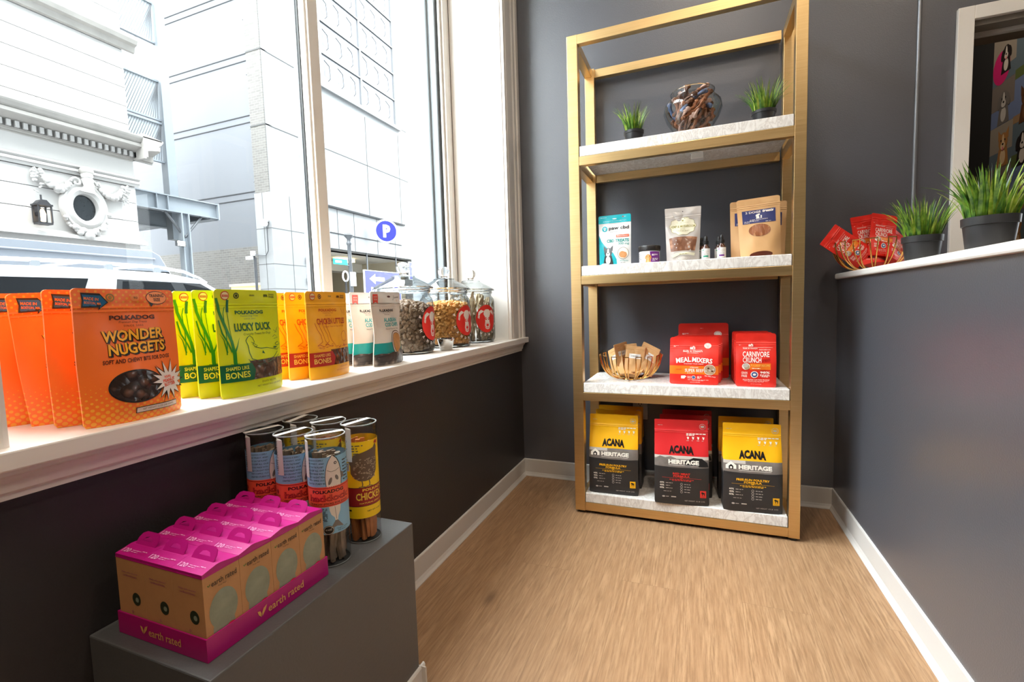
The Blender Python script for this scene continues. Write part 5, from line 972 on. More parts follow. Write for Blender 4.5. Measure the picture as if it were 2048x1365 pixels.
CH1 = mat('brown_rawhide', S(150, 92, 56), .45, var=.4, vs=40, bump=.5, bs=90); CH2 = mat('dark_tan_chew', S(110, 70, 46), .45, var=.4, vs=40, bump=.5, bs=90); CHBL = mat('blue_wrapper', S(110, 132, 176), .3); CHPK = mat('pinkish_chew', S(206, 170, 156), .45, var=.2, vs=40)
def chunk(seed, m, L, r):
    rd = random.Random(seed); b = MB(); k = rd.uniform(0, 6); pts = [(.012*math.sin(3*t+k), .008*math.cos(4*t+k), L*t) for t in [q/10 for q in range(11)]]
    rad = [r*rd.uniform(.75, 1.2)*(1.25 if q in (0, 10) else 1) for q in range(11)]; b.tube(pts, r, m, 8, flat=rd.uniform(.55, .9), rad=rad); b.tube([(p[0]+r*.8*math.cos(1.1*i), p[1]+r*.8*math.sin(1.1*i), p[2]) for i, p in enumerate(pts)], r*.5, m, 6); b.sphere(pts[-1], r*1.25, m, 8, 1, .8, .8); b.sphere(pts[0], r*1.2, m, 8, .8, 1, .8); return b.mesh('dog_chew')
CM = [chunk(60+i, (CH1, CH2, CH1, CHPK, CH2, CHBL, CH1)[i], .085+.006*i, .0085) for i in range(7)]
rd = random.Random(8); BCX, BCY = -.014, 2.135; kk = 0
# (radius from the bowl axis, height, how many, lean)
for ring, (q, z, n, ln) in enumerate(((.026, .012, 5, .3), (.048, .040, 9, .15), (.064, .070, 12, -.05), (.034, .072, 7, .1), (.052, .104, 10, -.25), (.025, .118, 6, .1), (.030, .140, 4, .0))):
    for i in range(n):
        a = 2*PI*(i+.5*(ring % 2)+rd.uniform(-.2, .2))/n; m = CM[kk % 7 if (kk % 7 != 5 or ring in (2, 4)) else 0]; kk += 1; ob = bpy.data.objects.new('dog_chew', m); C.objects.link(ob)
        ax = Vector((-math.sin(a)*.7+math.cos(a)*ln, math.cos(a)*.7+math.sin(a)*ln, rd.uniform(.25, .8))).normalized(); qt = Vector((0, 0, 1)).rotation_difference(ax); L2 = .045; p = Vector((BCX+q*math.cos(a), BCY+q*math.sin(a), Z1+z+.012))-ax*L2*.8
        if p.z < Z1+.014: p.z = Z1+.014
        ob.location = p; ob.rotation_mode = 'QUATERNION'; ob.rotation_quaternion = qt; tag(ob, 'knobbly brown chew piled inside the round glass bowl' if m.materials[0] not in (CHBL, CHPK) else ('blue wrapped chew among the brown ones in the glass bowl' if m.materials[0] is CHBL else 'pale pinkish chew among the brown ones in the glass bowl'), 'chew', ('chews in the glass bowl' if m.materials[0] not in (CHBL, CHPK) else ('blue wrapped chews in the bowl' if m.materials[0] is CHBL else 'pale chews in the bowl')))

# ================================================================== white ledge: grass pots, red packets
ZL = 1.0452
grass('potted_grass', 'black pot of artificial grass on the white ledge beside the gold basket', (.668, 1.880, ZL), .0515, .040, .086, .138, 150, .0054, 53, .7, 'large potted grasses')
grass('potted_grass', 'black pot of artificial grass on the white ledge in front of the white framed inner window', (.668, 1.510, ZL), .0525, .041, .086, .148, 135, .0076, 54, .62, 'large potted grasses')
rp = packet('treat_packet', .098, .168, .026, RFILM, d_carn, 32, .88); rp['group'] = 'red packets in the ledge basket'
RS = (((.618, 2.240, ZL+.048), (-10, -52, 22), 'red packet sticking out to the left of the ledge basket'), ((.668, 2.240, ZL+.052), (-8, 10, 20), 'red packet standing tallest at the front of the ledge basket'), ((.648, 2.292, ZL+.056), (-4, -8, 18), 'red packet standing directly behind the tallest one'), ((.708, 2.225, ZL+.024), (-24, 36, 30), 'red packet leaning low to the right of the ledge basket'), ((.652, 2.222, ZL+.020), (-52, 0, 20), 'red packet lying low across the front of the ledge basket'), ((.680, 2.262, ZL+.018), (-60, 26, -30), 'red packet lying at the bottom back of the ledge basket'))
for i, (loc, r, lb) in enumerate(RS):
    rot = tuple(R(q) for q in r)
    if i == 0: rp.location = loc; rp.rotation_euler = rot; rp['label'] = lb
    else: dup(rp, loc, label=lb, rot=rot)

# ================================================================== photo wall in the next room, seen through the inner window
PXW = 1.612; col = empty('photo_collage', 'wall of dog snapshots seen through the white framed inner window', 'photo wall', (PXW, 3.2, 1.6))
BGC = [S(120, 110, 104), S(80, 120, 60), S(92, 104, 60), S(110, 124, 160), S(150, 140, 128), S(70, 66, 64), S(150, 120, 90), S(96, 110, 120)]
DC = [(S(40, 34, 32), S(206, 196, 186)), (S(92, 62, 40), S(120, 84, 56)), (S(214, 204, 190), S(236, 230, 222)), (S(30, 28, 30), S(196, 140, 80)), (S(170, 120, 70), S(222, 190, 150)), (S(110, 104, 100), S(190, 184, 178))]
PNK = ink('photo_pink', S(206, 40, 110)); rd = random.Random(77)
zs = [2.68, 2.43, 2.125, 1.89, 1.656, 1.42, 1.18]; ys = [3.68, 3.468, 3.255, 3.04, 2.83]
for r_ in range(6):
    for c_ in range(4):
        y1, y0, z1, z0 = ys[c_], ys[c_+1], zs[r_], zs[r_+1]; off = .018*((c_*2) % 3)
        k = (r_*4+c_*3) % 8; d1, d2 = DC[(r_*5+c_*2+1) % 6]; nm = r_*4+c_
        b = MB(); b.box(0, .003, y0-3.2, y1-3.2, z0-1.6-off, z1-1.6-off, WT)
        P = Printer(flat_surf((-.0002, (y0+y1)/2-3.2, z0-1.6-off), (0, -(y1-y0), 0), (0, 0, z1-z0), (-1, 0, 0)), y1-y0, z1-z0, .2, .0003)
        P.rect(-.5, .5, 0, 1, ink('photo_ground_%d' % k, BGC[k]), 1); P.rect(-.5, .5, 0, rd.uniform(.15, .4), ink('photo_ground_%d' % ((k+3) % 8), BGC[(k+3) % 8]), 1.5)
        if r_ == 1 and c_ == 0: P.ell(-.12, .28, .38, .30, PNK, 2, 26)
        dog(P, rd.uniform(-.12, .12), rd.uniform(.48, .6), rd.uniform(.17, .25), ink('coat_a_%d' % ((r_*5+c_*2+1) % 6), d1), ink('coat_b_%d' % ((r_*5+c_*2+1) % 6), d2), ink('coat_a_%d' % ((r_*5+c_*2+1) % 6), d1), 3, DGT if (r_+c_) % 2 else None, 'drop' if (r_+c_) % 3 else 'up')
        addp(b, P); b.build('photo', col)

# ================================================================== the street outside
STONE = mat('pale_limestone', S(161, 157, 153), .8, var=.05, vs=1.2, bump=.1, bs=30); JOINT = mat('stone_joint', S(44, 42, 38), .9); STAIN = mat('weathered_limestone', S(142, 137, 131), .85, var=.22, vs=2.5, bump=.2, bs=20); DENT = mat('cornice_painted_shade', S(93, 89, 85), .9); DGLASS = mat('dark_window_glass', S(31, 33, 35), .12, var=.3, vs=14)
CONCW = mat('grey_concrete_panel', S(90, 91, 95), .85, var=.04, vs=.5); CSEAM = mat('panel_seam', S(34, 34, 36), .9); PAN = mat('white_panel', S(119, 119, 119), .7, var=.03, vs=.7); PSEAM = mat('white_panel_seam', S(65, 64, 63), .9); GRAN = mat('white_granite_tile', S(121, 121, 121), .5, var=.05, vs=3); STEELW = mat('pale_painted_steel', S(119, 124, 129), .5, var=.03, vs=3); STEELD = mat('grey_painted_steel', S(74, 75, 78), .5); GREYP = mat('grey_downpipe', S(81, 84, 88), .5)
def brickmat():
    m = bpy.data.materials.new('grey_brick'); m.use_nodes = True; nt = m.node_tree; N = nt.nodes; L = nt.links; b = N['Principled BSDF']; b.inputs['Roughness'].default_value = .85
    tc = N.new('ShaderNodeTexCoord'); mp = N.new('ShaderNodeMapping'); mp.inputs['Rotation'].default_value = (R(90), 0, 0); L.new(tc.outputs['Object'], mp.inputs[0]); br = N.new('ShaderNodeTexBrick'); br.inputs['Scale'].default_value = 1; br.inputs['Brick Width'].default_value = .26; br.inputs['Row Height'].default_value = .09; br.inputs['Mortar Size'].default_value = .008
    br.inputs['Color1'].default_value = S(83, 79, 75); br.inputs['Color2'].default_value = S(92, 88, 84); br.inputs['Mortar'].default_value = S(106, 103, 99); L.new(mp.outputs[0], br.inputs[0]); L.new(br.outputs[0], b.inputs['Base Color']); return m
GBRICK = brickmat()
# ---- classical stone building across the street
AX, AE = -15.0, 8.90
ba = empty('stone_building', 'pale classical stone building with dentil cornice and oval window, left across the street', 'building', (AX, 4, 0))
def ap(mb, name, bev=0.0, par=None):
    o = mb.build(name, par or ba, bev=bev)
    if par is None: o.location = (-AX, -4, 0)
    return o
b = MB(); b.box(AX-9, AX-.05, -14, AE-.05, -.3, 10.4, JOINT)
z = -.27; courses = [1.2, 1.7, 2.25, 2.72, 3.18, 3.68, 4.20, 4.66]
lo = -.27
for hi in courses: b.box(AX-.3, AX, -14, AE, lo, hi-.016, STONE); b.box(AX-8.9, AX-.3, AE-.3, AE, lo, hi-.016, STONE); lo = hi
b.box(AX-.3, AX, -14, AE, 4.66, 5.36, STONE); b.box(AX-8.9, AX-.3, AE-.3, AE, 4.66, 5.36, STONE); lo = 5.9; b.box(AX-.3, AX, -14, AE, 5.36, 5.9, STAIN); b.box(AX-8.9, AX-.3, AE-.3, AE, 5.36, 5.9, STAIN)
for hi in (6.40, 6.90, 7.41, 7.92, 8.44): b.box(AX-.3, AX-.02, -14, AE-.02, lo, hi-.016, STONE); b.box(AX-8.9, AX-.3, AE-.3, AE-.02, lo, hi-.016, STONE); lo = hi
for hi in (9.4, 9.92, 10.44): b.box(AX-.3, AX-.02, -14, AE-.02, lo, hi-.016, STONE); b.box(AX-8.9, AX-.3, AE-.3, AE-.02, lo, hi-.016, STONE); lo = hi
ap(b, 'stone_wall')
CP = [(0, 5.40), (.05, 5.40), (.05, 5.45), (.10, 5.45), (.10, 5.62), (.16, 5.64), (.40, 5.70), (.44, 5.72), (.44, 5.80), (.40, 5.82), (.46, 5.86), (.52, 5.93), (.54, 5.97), (.54, 6.0), (0, 6.08)]
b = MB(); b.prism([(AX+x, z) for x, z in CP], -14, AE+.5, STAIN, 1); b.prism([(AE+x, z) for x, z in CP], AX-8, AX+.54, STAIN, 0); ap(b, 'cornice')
b = MB(); b.prism([(AX+x, z) for x, z in [(0, 4.66), (.04, 4.66), (.05, 4.72), (.09, 4.74), (.09, 4.80), (.06, 4.82), (.12, 4.86), (.12, 4.90), (0, 4.93)]], -14, AE+.09, STONE, 1); ap(b, 'string_course')
b = MB(); y = 2.0
while y < AE+.05: b.box(AX+.10, AX+.17, y, y+.075, 5.47, 5.61, STONE); y += .15
ap(b, 'dentils'); ap(MB().box(AX+.095, AX+.104, 1.9, AE+.08, 5.46, 5.62, DENT), 'dentil_shade_strip')  # dark strip behind the dentils: their shade put into its colour
b = MB(); b.prism([(AX+x, z) for x, z in [(0, 8.44), (.06, 8.46), (.10, 8.60), (.20, 8.64), (.24, 8.74), (.26, 8.84), (0, 8.90)]], -14, AE+.26, STAIN, 1); ap(b, 'upper_moulding')
b = MB(); b.prism([(AX+x, z) for x, z in [(0, 3.0), (.18, 3.0), (.18, 3.08), (.08, 3.12), (0, 3.18)]], -14, AE+.1, STONE, 1); ap(b, 'base_ledge')
# oval window with carved surround
OY, OZ = 7.60, 3.83
b = MB(); n = 48; prof = [(.30, .0), (.33, .16), (.42, .20), (.50, .14), (.56, .16), (.60, .10), (.60, 0)]
vs = []
for i in range(n):
    a = 2*PI*i/n
    for q, x in prof: vs.append((AX+x, OY+q*.86*math.cos(a), OZ+q*1.08*math.sin(a)))
k = len(prof); b.add(vs, [(i*k+q, ((i+1) % n)*k+q, ((i+1) % n)*k+q+1, i*k+q+1) for i in range(n) for q in range(k-1)], STONE, True); ow = ap(b, 'oval_surround')
b = MB(); b.add([(AX+.03, OY, OZ)]+[(AX+.03, OY+.31*.86*math.cos(2*PI*i/n), OZ+.31*1.08*math.sin(2*PI*i/n)) for i in range(n)], [(0, 1+i, 1+(i+1) % n) for i in range(n)], DGLASS); ap(b, 'glass', par=ow)
b = MB(); rd = random.Random(3); b.sphere((AX+.2, OY+.05, OZ+.93), .16, STAIN, 12, .8, 1, .8); b.sphere((AX+.2, OY+.05, OZ+.82), .13, STONE, 12); b.tube([(AX+.2, OY+.05, OZ+.72), (AX+.24, OY+.05, OZ+.55), (AX+.2, OY+.04, OZ+.40)], .12, STONE, 10, rad=[.13, .10, .16])
for s in (-1, 1): b.tube([(AX+.15, OY+s*(.16+.12*math.cos(t)*(1-t/9)), OZ+.62+.12*math.sin(t)*(1-t/9)) for t in [q*.5 for q in range(14)]], .035, STONE, 8)
for s in (-1, 1):
    for i in range(26):
        t = i/25; b.sphere((AX+.10+rd.uniform(-.03, .05), OY+s*(.28+.62*t)+.04, OZ+.64-.30*math.sin(PI*t)**1.0+.08*t+rd.uniform(-.04, .04)), .05+.035*math.sin(PI*t), STONE, 8)
    for i in range(14): b.sphere((AX+.08, OY+s*(.92+rd.uniform(-.10, .14))+.04, OZ+.66-i*.032+rd.uniform(-.05, .05)), .055*(1-i/18), STONE, 8)
    for q in (-.5, .2, .9): b.tube([(AX+.08, OY+s*.92+.04, OZ+.68), (AX+.1, OY+s*(.92+.16*math.cos(q))+.04, OZ+.68+.14*math.sin(q))], .035, STONE, 6)
for i in range(40):
    a = R(-90)+rd.gauss(0, .55); b.sphere((AX+.12+rd.uniform(-.04, .08), OY+.60*.86*math.cos(a), OZ+.62*1.08*math.sin(a)+rd.uniform(-.05, .06)), rd.uniform(.04, .085), STONE, 8)
b.sphere((AX+.15, OY, OZ-.72), .13, STONE, 10)
ap(b, 'carved_garland')
# lantern
BLKI = mat('black_iron', S(40, 38, 40), .5, .3); LGL = mat('lit_lantern_glass', S(255, 214, 160), .3, emit=6.0)
o = empty('wall_lantern', 'lit black iron wall lantern on the stone building beside the oval window', 'lantern', (AX+.28, 6.63, 3.5))
b = MB(); b.box(-.13, .13, -.13, .13, -.26, -.22, BLKI); b.box(-.15, .15, -.15, .15, .18, .22, BLKI); b.prism([(-.13, .22), (.13, .22), (.05, .32), (-.05, .32)], -.12, .12, BLKI, 0); b.cyl((0, 0, .3), (0, 0, .45), .02, BLKI, 8); b.box(-.27, -.1, -.03, .03, -.02, .05, BLKI); b.box(-.27, -.24, -.08, .08, -.2, .2, BLKI)
for x in (-.12, .12):
    for y in (-.12, .12): b.box(x-.015, x+.015, y-.015, y+.015, -.22, .18, BLKI)
b.build('iron_frame', o); MB().lathe([(.001, -.18), (.05, -.18), (.06, .0), (.03, .10), (.001, .12)], LGL, 16).build('glowing_glass', o)
# ---- neighbouring tower: alley wall, pilaster, facade, parking entrance
BY = 13.54
bb = empty('tower_building', 'tall pale panelled building with brick corner and parking entrance across the street', 'building', (-15, 14, 0))
def bp_(mb, name, bev=0.0):
    o = mb.build(name, bb, bev=bev); o.location = (15, -14, 0); return o
b = MB(); b.box(-26, -15.75, BY+.35, BY+1, 3.6, 18, CONCW)
for z in (5.45, 8.35, 10.65, 13.0, 15.5): b.box(-26, -15.76, BY+.335, BY+.36, z, z+.03, CSEAM); b.box(-26, -15.76, BY+.335, BY+.36, z+.26, z+.29, CSEAM)
bp_(b, 'alley_wall'); bp_(MB().box(-26, -15.75, BY+.34, BY+1, -.3, 3.6, GBRICK), 'brick_base')
b = MB(); b.cyl((-15.82, BY+.2, -.3), (-15.82, BY+.2, 18), .10, GREYP, 12)
for z in (2, 4, 6, 8, 10, 12, 14): b.box(-15.94, -15.70, BY+.12, BY+.30, z, z+.08, GREYP)
bp_(b, 'downpipe')
b = MB(); b.box(-15.74, -15.01, BY, BY+1, 5.50, 18, GBRICK)
for z in (7.98, 10.69, 13.4): b.box(-15.75, -15.0, BY-.012, BY+.3, z, z+.05, PSEAM)
bp_(b, 'brick_corner')
b = MB(); b.box(-15.75, -14.96, BY-.04, BY+.9, -.3, 5.50, GRAN)
for z in (.9, 1.85, 2.8, 4.15): b.box(-15.76, -14.955, BY-.044, BY+2.7, z, z+.018, PSEAM)
b.box(-15.36, -15.34, BY-.044, BY+.1, -.3, 5.5, PSEAM); b.box(-16, -14.96, BY+.9, 16.35, -.3, 5.5, GRAN); b.box(-14.97, -14.956, BY+.88, BY+.90, -.3, 5.5, PSEAM); b.box(-14.97, -14.956, BY+1.75, BY+1.77, -.3, 5.5, PSEAM); bp_(b, 'granite_base')
b = MB(); b.box(-15.72, -15.0, BY+.03, 34, 5.5, 18, PAN); b.box(-16, -14.99, 16.35, 34, 3.72, 5.5, GRAN); b.box(-16, -15, 23.6, 34, -.3, 3.72, GRAN)
for z in (7.98, 10.69): b.box(-15.01, -14.992, BY+.2, 34, z, z+.03, PSEAM)
for y in (16.5, 19.4, 22.1, 25): b.box(-15.01, -14.992, y, y+.03, 5.6, 10.3, PSEAM)
for y in (17.1, 18.2, 19.9, 21.4, 23.1): b.box(-15.0, -14.984, y, y+.02, 3.72, 5.5, CSEAM)
b.box(-15.0, -14.90, 16.4, 22.3, 5.48, 5.56, CSEAM); b.box(-15.0, -14.97, 16.6, 22.0, 4.38, 4.42, CSEAM); bp_(b, 'panel_facade')
LATT = mat('pale_glass_block', S(107, 108, 113), .4, var=.06, vs=1.5); LATB = mat('faint_blue_tint', S(93, 96, 103), .5)
b = MB(); b.box(-15.0, -14.88, 16.3, 22.3, 10.55, 10.72, PAN); b.box(-15, -14.9, 16.3, 16.6, 10.7, 18, PAN); b.box(-15, -14.9, 21.9, 22.3, 10.7, 18, PAN)
gy = [16.6, 19.2, 21.9]; z = 10.72
while z < 17: 
    b.box(-14.99, -14.93, 16.6, 21.9, z+1.28, z+1.34, PAN); b.box(-14.985, -14.965, 16.62, 21.88, z+1.26, z+1.285, CSEAM); z += 1.34
b.box(-14.99, -14.92, 19.17, 19.27, 10.72, 18, PAN); bp_(b, 'screen_window_frame')
b = MB(); b.box(-15.0, -14.985, 16.6, 21.9, 10.72, 18, LATT); rd = random.Random(5)
for r_ in range(5):
    for c_ in range(2):
        for q in range(3):
            y = (16.75, 19.4)[c_]+q*.82+rd.uniform(0, .12); z = 10.85+r_*1.34+rd.uniform(0, .1); b.box(-14.984, -14.978, y, y+.34, z+.2, z+.62, LATB); b.tube([(-14.98, y, z+.85), (-14.98, y+.3, z+.72), (-14.98, y+.34, z+.2), (-14.98, y+.2, z+.05)], .014, CSEAM, 5)
bp_(b, 'screen_window_glass')
BEI = mat('beige_garage_wall', S(200, 188, 164), .7); BEID = mat('garage_ceiling', S(206, 200, 188), .8); WARML = mat('warm_garage_lamp', S(255, 232, 176), .4, emit=5.0)
b = MB(); b.box(-26, -25.8, 13.8, 26, -.3, 3.72, BEI); b.box(-26, -15.95, 16.0, 16.35, -.3, 3.72, BEI); b.box(-26, -15.95, 23.6, 23.9, -.3, 3.72, BEI); b.box(-26, -15.6, 16.3, 23.7, 3.72, 3.95, BEID); b.box(-20, -19, 16.35, 23.6, 3.2, 3.72, BEID); bp_(b, 'garage_interior')
b = MB(); b.box(-17.6, -17.2, 19.6, 20.8, 3.52, 3.70, WARML); b.box(-22.6, -22.2, 18.6, 19.6, 3.52, 3.70, WARML); bp_(b, 'garage_lamp')
BLUS = ink('sign_blue', S(36, 38, 150)); NVS = ink('sign_navy', S(34, 36, 96)); SWH = ink('sign_white', S(225, 225, 225))
def signrot(name, label, loc, rz, fn): o = empty(name, label, 'sign', loc, rz); fn(o); return o
def f_p(o):
    b = MB(); n = 40; b.lathe([(.001, -.12), (.56, -.12), (.58, -.10), (.58, .10), (.56, .12), (.001, .12)], SWH, 40); me = b
    me.v = [(x, -z, y) for x, y, z in me.v]; me.build('drum', o)
    P = Printer(flat_surf((0, -.124, 0), (1, 0, 0), (0, 0, 1), (0, -1, 0)), 1, 1, .3, .004); P.ell(0, 0, .50, .50, BLUS, 1, 40); P.text('P', .02, 0, .36, .62, SWH, 2, bold=.06); P.mb.build('face', o)
    MB().box(-.05, .05, .12, .95, -.05, .05, STEELW).build('bracket', o)
signrot('parking_sign', 'round blue parking sign with a white P above the garage entrance', (-14.35, 19.75, 4.80), R(48), f_p)
def arrow(P, cx, cy, w, h, m, L=2): P.poly([(cx-w/2, cy), (cx-w*.12, cy+h/2), (cx-w*.12, cy+h*.2), (cx+w/2, cy+h*.2), (cx+w/2, cy-h*.2), (cx-w*.12, cy-h*.2), (cx-w*.12, cy-h/2)], m, L)
def f_big(o):
    b = MB(); b.box(0, .08, -1.5, 1.5, -.75, .75, SWH); P = Printer(flat_surf((.08, 0, 0), (0, 3.0, 0), (0, 0, 1.5), (1, 0, 0)), 3, 1.5, 2, .004); [b.box(.02, .06, y-.03, y+.03, .75, 1.57, STEELD) for y in (-1.2, 1.2)]; P.rect(-.49, .49, -.48, .48, NVS, 1); arrow(P, -.18, .22, .40, .34, SWH); P.text('PARKING', .0, -.2, .7, .3, SWH, 2, bold=.02); addp(b, P); b.build('panel', o)
signrot('parking_arrow_sign', 'wide navy sign with white arrow in the garage entrance', (-15.1, 20.3, 2.15), 0, f_big)
def f_small(o):
    b = MB(); b.box(0, .06, -.36, .36, -.5, .5, SWH); P = Printer(flat_surf((.06, 0, 0), (0, .72, 0), (0, 0, 1), (1, 0, 0)), .72, 1, 2, .004); b.box(.0, .04, -.03, .03, .5, .66, STEELD); P.rect(-.46, .46, -.47, .47, BLUS, 1); arrow(P, 0, .25, .6, .2, SWH); P.text('P', .0, -.15, .3, .34, SWH, 2, bold=.05); addp(b, P); b.build('panel', o)
signrot('parking_blade_sign', 'small upright blue sign with arrow and P right of the garage entrance', (-14.99, 22.9, 3.06), 0, f_small)
# yellow banner on brackets
YEB = mat('pale_yellow_banner', S(181, 180, 142), .7)
o = empty('hanging_banner', 'pale yellow banner between two black brackets on the granite wall', 'banner', (-14.94, 15.1, 2.6)); b = MB()
for z in (.42, -.42): b.cyl((.02, 0, z), (.02, .85, z+.02), .018, BLKI, 8); b.box(-.02, .03, -.03, .03, z-.14, z+.14, BLKI)
b.build('brackets', o); MB().box(.01, .03, .12, .82, -.40, .40, YEB).build('cloth', o)
# cameras on the corner
o = empty('security_camera', 'white security cameras on a conduit at the granite corner', 'camera', (-15.5, BY-.06, 3.0)); b = MB(); b.cyl((-.45, 0, -2.0), (-.45, 0, .25), .035, STEELD, 8); b.cyl((-.38, 0, -2.0), (-.38, 0, .1), .025, STEELD, 8); b.tube([(-.45, -.02, .2), (.2, -.02, .14), (.32, -.02, .3), (.33, -.02, 1.2)], .018, STEELD, 6); b.build('conduit', o)
b = MB(); b.sphere((.33, -.12, 1.32), .13, SWH, 12); b.lathe([(.001, 1.30), (.15, 1.34), (.15, 1.40), (.001, 1.42)], SWH, 14, (.33, -.12, .05)); b.build('dome_camera', o); b = MB(); b.box(-.72, -.45, -.16, -.04, .02, .14, SWH); b.box(-.52, -.36, -.1, 0, .16, .34, SWH); b.build('box_camera', o)
# garage grille by the corner
GOLDW = mat('glowing_shutter', S(236, 206, 130), .4, emit=.6); o = empty('loading_shutter', 'warm glowing slatted shutter low in the brick base of the alley', 'shutter', (-16.9, BY+.33, 1.3)); b = MB(); b.box(-.9, .95, -.02, .0, -1.5, .75, GOLDW); b.box(-.95, 1.0, -.06, .0, .75, .85, BEI); b.build('shutter_panel', o); b = MB()  # warm light on the shutter is put into its material as emission
for i in range(18): b.box(-.88+i*.1, -.84+i*.1, -.035, -.02, -1.5, .45, BEI)
b.build('slats', o)
# ---- steel canopy in the alley
CN = empty('steel_canopy', 'pale steel loading canopy with braced post between the two buildings', 'canopy', (-15.2, 9.5, 0))
def cp_(mb, name): o = mb.build(name, CN); o.location = (15.2, -9.5, 0); return o
def ibeam(b, x, y0, y1, zb, zt, m): b.box(x-.10, x+.10, y0, y1, zt-.03, zt, m); b.box(x-.10, x+.10, y0, y1, zb, zb+.03, m); b.box(x-.012, x+.012, y0, y1, zb, zt, m)
b = MB(); ibeam(b, -15.35, 8.95, 11.6, 4.20, 4.70, STEELW)
for y in (9.62, 9.95): b.box(-15.45, -15.25, y, y+.02, 4.22, 4.68, STEELW)
b.box(-15.48, -15.22, 11.58, 11.62, 4.17, 4.72, STEELW); cp_(b, 'front_beam')
b = MB(); b.box(-20, -15.35, 11.46, 11.56, 4.20, 4.70, STEELW); b.box(-20, -15.35, 11.36, 11.66, 4.17, 4.21, STEELW); cp_(b, 'side_beam'); b = MB(); ibeam(b, -17.6, 8.95, 11.5, 4.05, 4.6, STEELW); cp_(b, 'rear_beam'); cp_(MB().box(-20, -15.45, 8.96, 11.45, 4.70, 4.74, STEELD), 'deck')
b = MB(); b.box(-15.46, -15.24, 10.32, 10.36, -.27, 4.20, STEELW); b.box(-15.46, -15.24, 10.54, 10.58, -.27, 4.20, STEELW); b.box(-15.365, -15.335, 10.34, 10.56, -.27, 4.20, STEELW); cp_(b, 'post')
for y1, z1 in ((9.90, 4.19), (11.05, 4.19)): cp_(MB().tube([(-15.35, 10.45, 3.45), (-15.35, y1, z1)], .038, STEELD, 6), 'brace')
FL = mat('bright_flood_lamp', S(255, 244, 224), .3, emit=30.0); o = empty('flood_lamp', 'glaring floodlight on the canopy post in the alley', 'lamp', (-15.20, 10.16, 3.21)); MB().box(-.05, .06, -.10, .17, -.08, .08, STEELD).build('housing', o); MB().box(.061, .066, -.09, .13, -.07, .07, FL).build('lens', o)
# ---- alley screen of steel mesh
SCN = empty('mesh_screen', 'tall white steel column with mesh panels beside the stone building', 'screen', (-17, 10.4, 0))
def sp_(mb, name): o = mb.build(name, SCN); o.location = (17, -10.4, 0); return o
sp_(MB().box(-16.6, -16.3, 10.72, 11.0, 3.5, 22, STEELW), 'column'); MESHP = mat('fine_steel_mesh', S(152, 156, 160), .6, var=.12, vs=30)
for i, z in enumerate((6.0, 7.35, 9.8, 11.3, 12.8)):
    b = MB(); b.box(-16.48, -16.46, 9.0, 10.70, z+.03, z+1.25, MESHP); b.box(-16.52, -16.42, 9.0, 10.72, z, z+.05, STEELW); b.box(-16.52, -16.42, 9.0, 10.72, z+1.24, z+1.30, STEELW)
    for k in range(22): b.tube([(-16.44, 9.05+k*.075, z+.05), (-16.44, min(10.7, 9.05+k*.075+.5), z+1.22)], .008, STEELD, 4)
    sp_(b, 'mesh_panel')
# ---- street lamp, street sign, hook post
o = empty('lamp_post', 'grey cast iron street lamp post with white globe by the garage', 'lamp post', (-13.0, 15.42, -.2)); b = MB()
b.lathe([(.20, 0), (.20, .3), (.12, .5), (.085, .7), (.075, 3.1), (.085, 3.15), (.085, 3.2), (.075, 3.25), (.07, 3.75), (.10, 3.8), (.10, 3.86), (.07, 3.9), (.075, 4.0), (.16, 4.1), (.18, 4.16), (.16, 4.2), (.001, 4.2)], STEELD, 16); b.build('post', o); MB().lathe([(.001, 4.2), (.12, 4.22), (.17, 4.40), (.15, 4.60), (.08, 4.72), (.03, 4.8), (.001, 4.86)], SWH, 16).build('globe', o)
TEALS = ink('street_sign_teal', S(0, 176, 156)); o = empty('street_sign', 'teal street name sign on the lamp post', 'sign', (-13.0, 15.34, 2.86), R(0)); b = MB(); b.box(-.015, .015, -.85, -.08, -.11, .11, TEALS); P = Printer(flat_surf((.016, -.46, -.11), (0, .77, 0), (0, 0, .22), (1, 0, 0)), .77, .22, 1, .003); P.rect(-.40, .05, .3, .7, SWH, 1); addp(b, P); b.build('blade', o); MB().box(-.02, .02, -.1, .1, -.13, -.10, STEELW).build('clamp', o)
o = empty('notice_plate', 'blank white plate fixed to the lamp post', 'sign', (-12.9, 15.43, 2.20)); MB().box(0, .02, -.17, .17, -.28, .28, SWH).build('plate', o, bev=.01)
o = empty('hook_post', 'black post with a white ring on top near the lamp post', 'post', (-12.6, 14.65, -.2)); b = MB(); b.cyl((0, 0, 0), (0, 0, 2.3), .035, BLKI, 10); b.build('pole', o); b = MB(); b.tube([(0, .15*math.cos(2*PI*i/20), 2.46+.19*math.sin(2*PI*i/20)) for i in range(20)], .03, SWH, 8, closed=True); b.build('ring', o)
# ---- white sport utility car
CARW = mat('white_car_paint', S(186, 186, 188), .18, coat=.6, var=.01); CARG = mat('dark_car_glass', S(22, 23, 25), .25, var=.35, vs=1.6, spec=.1); CHRM = mat('silver_roof_rail', S(176, 178, 182), .25, .7); TYRE = mat('tyre_rubber', S(28, 28, 30), .8); BTRIM = mat('black_car_trim', S(22, 22, 24), .4)
car = empty('car', 'white sport utility car parked outside the shop window', 'car', (-8.0, 4.6, -.27)); G = -.27
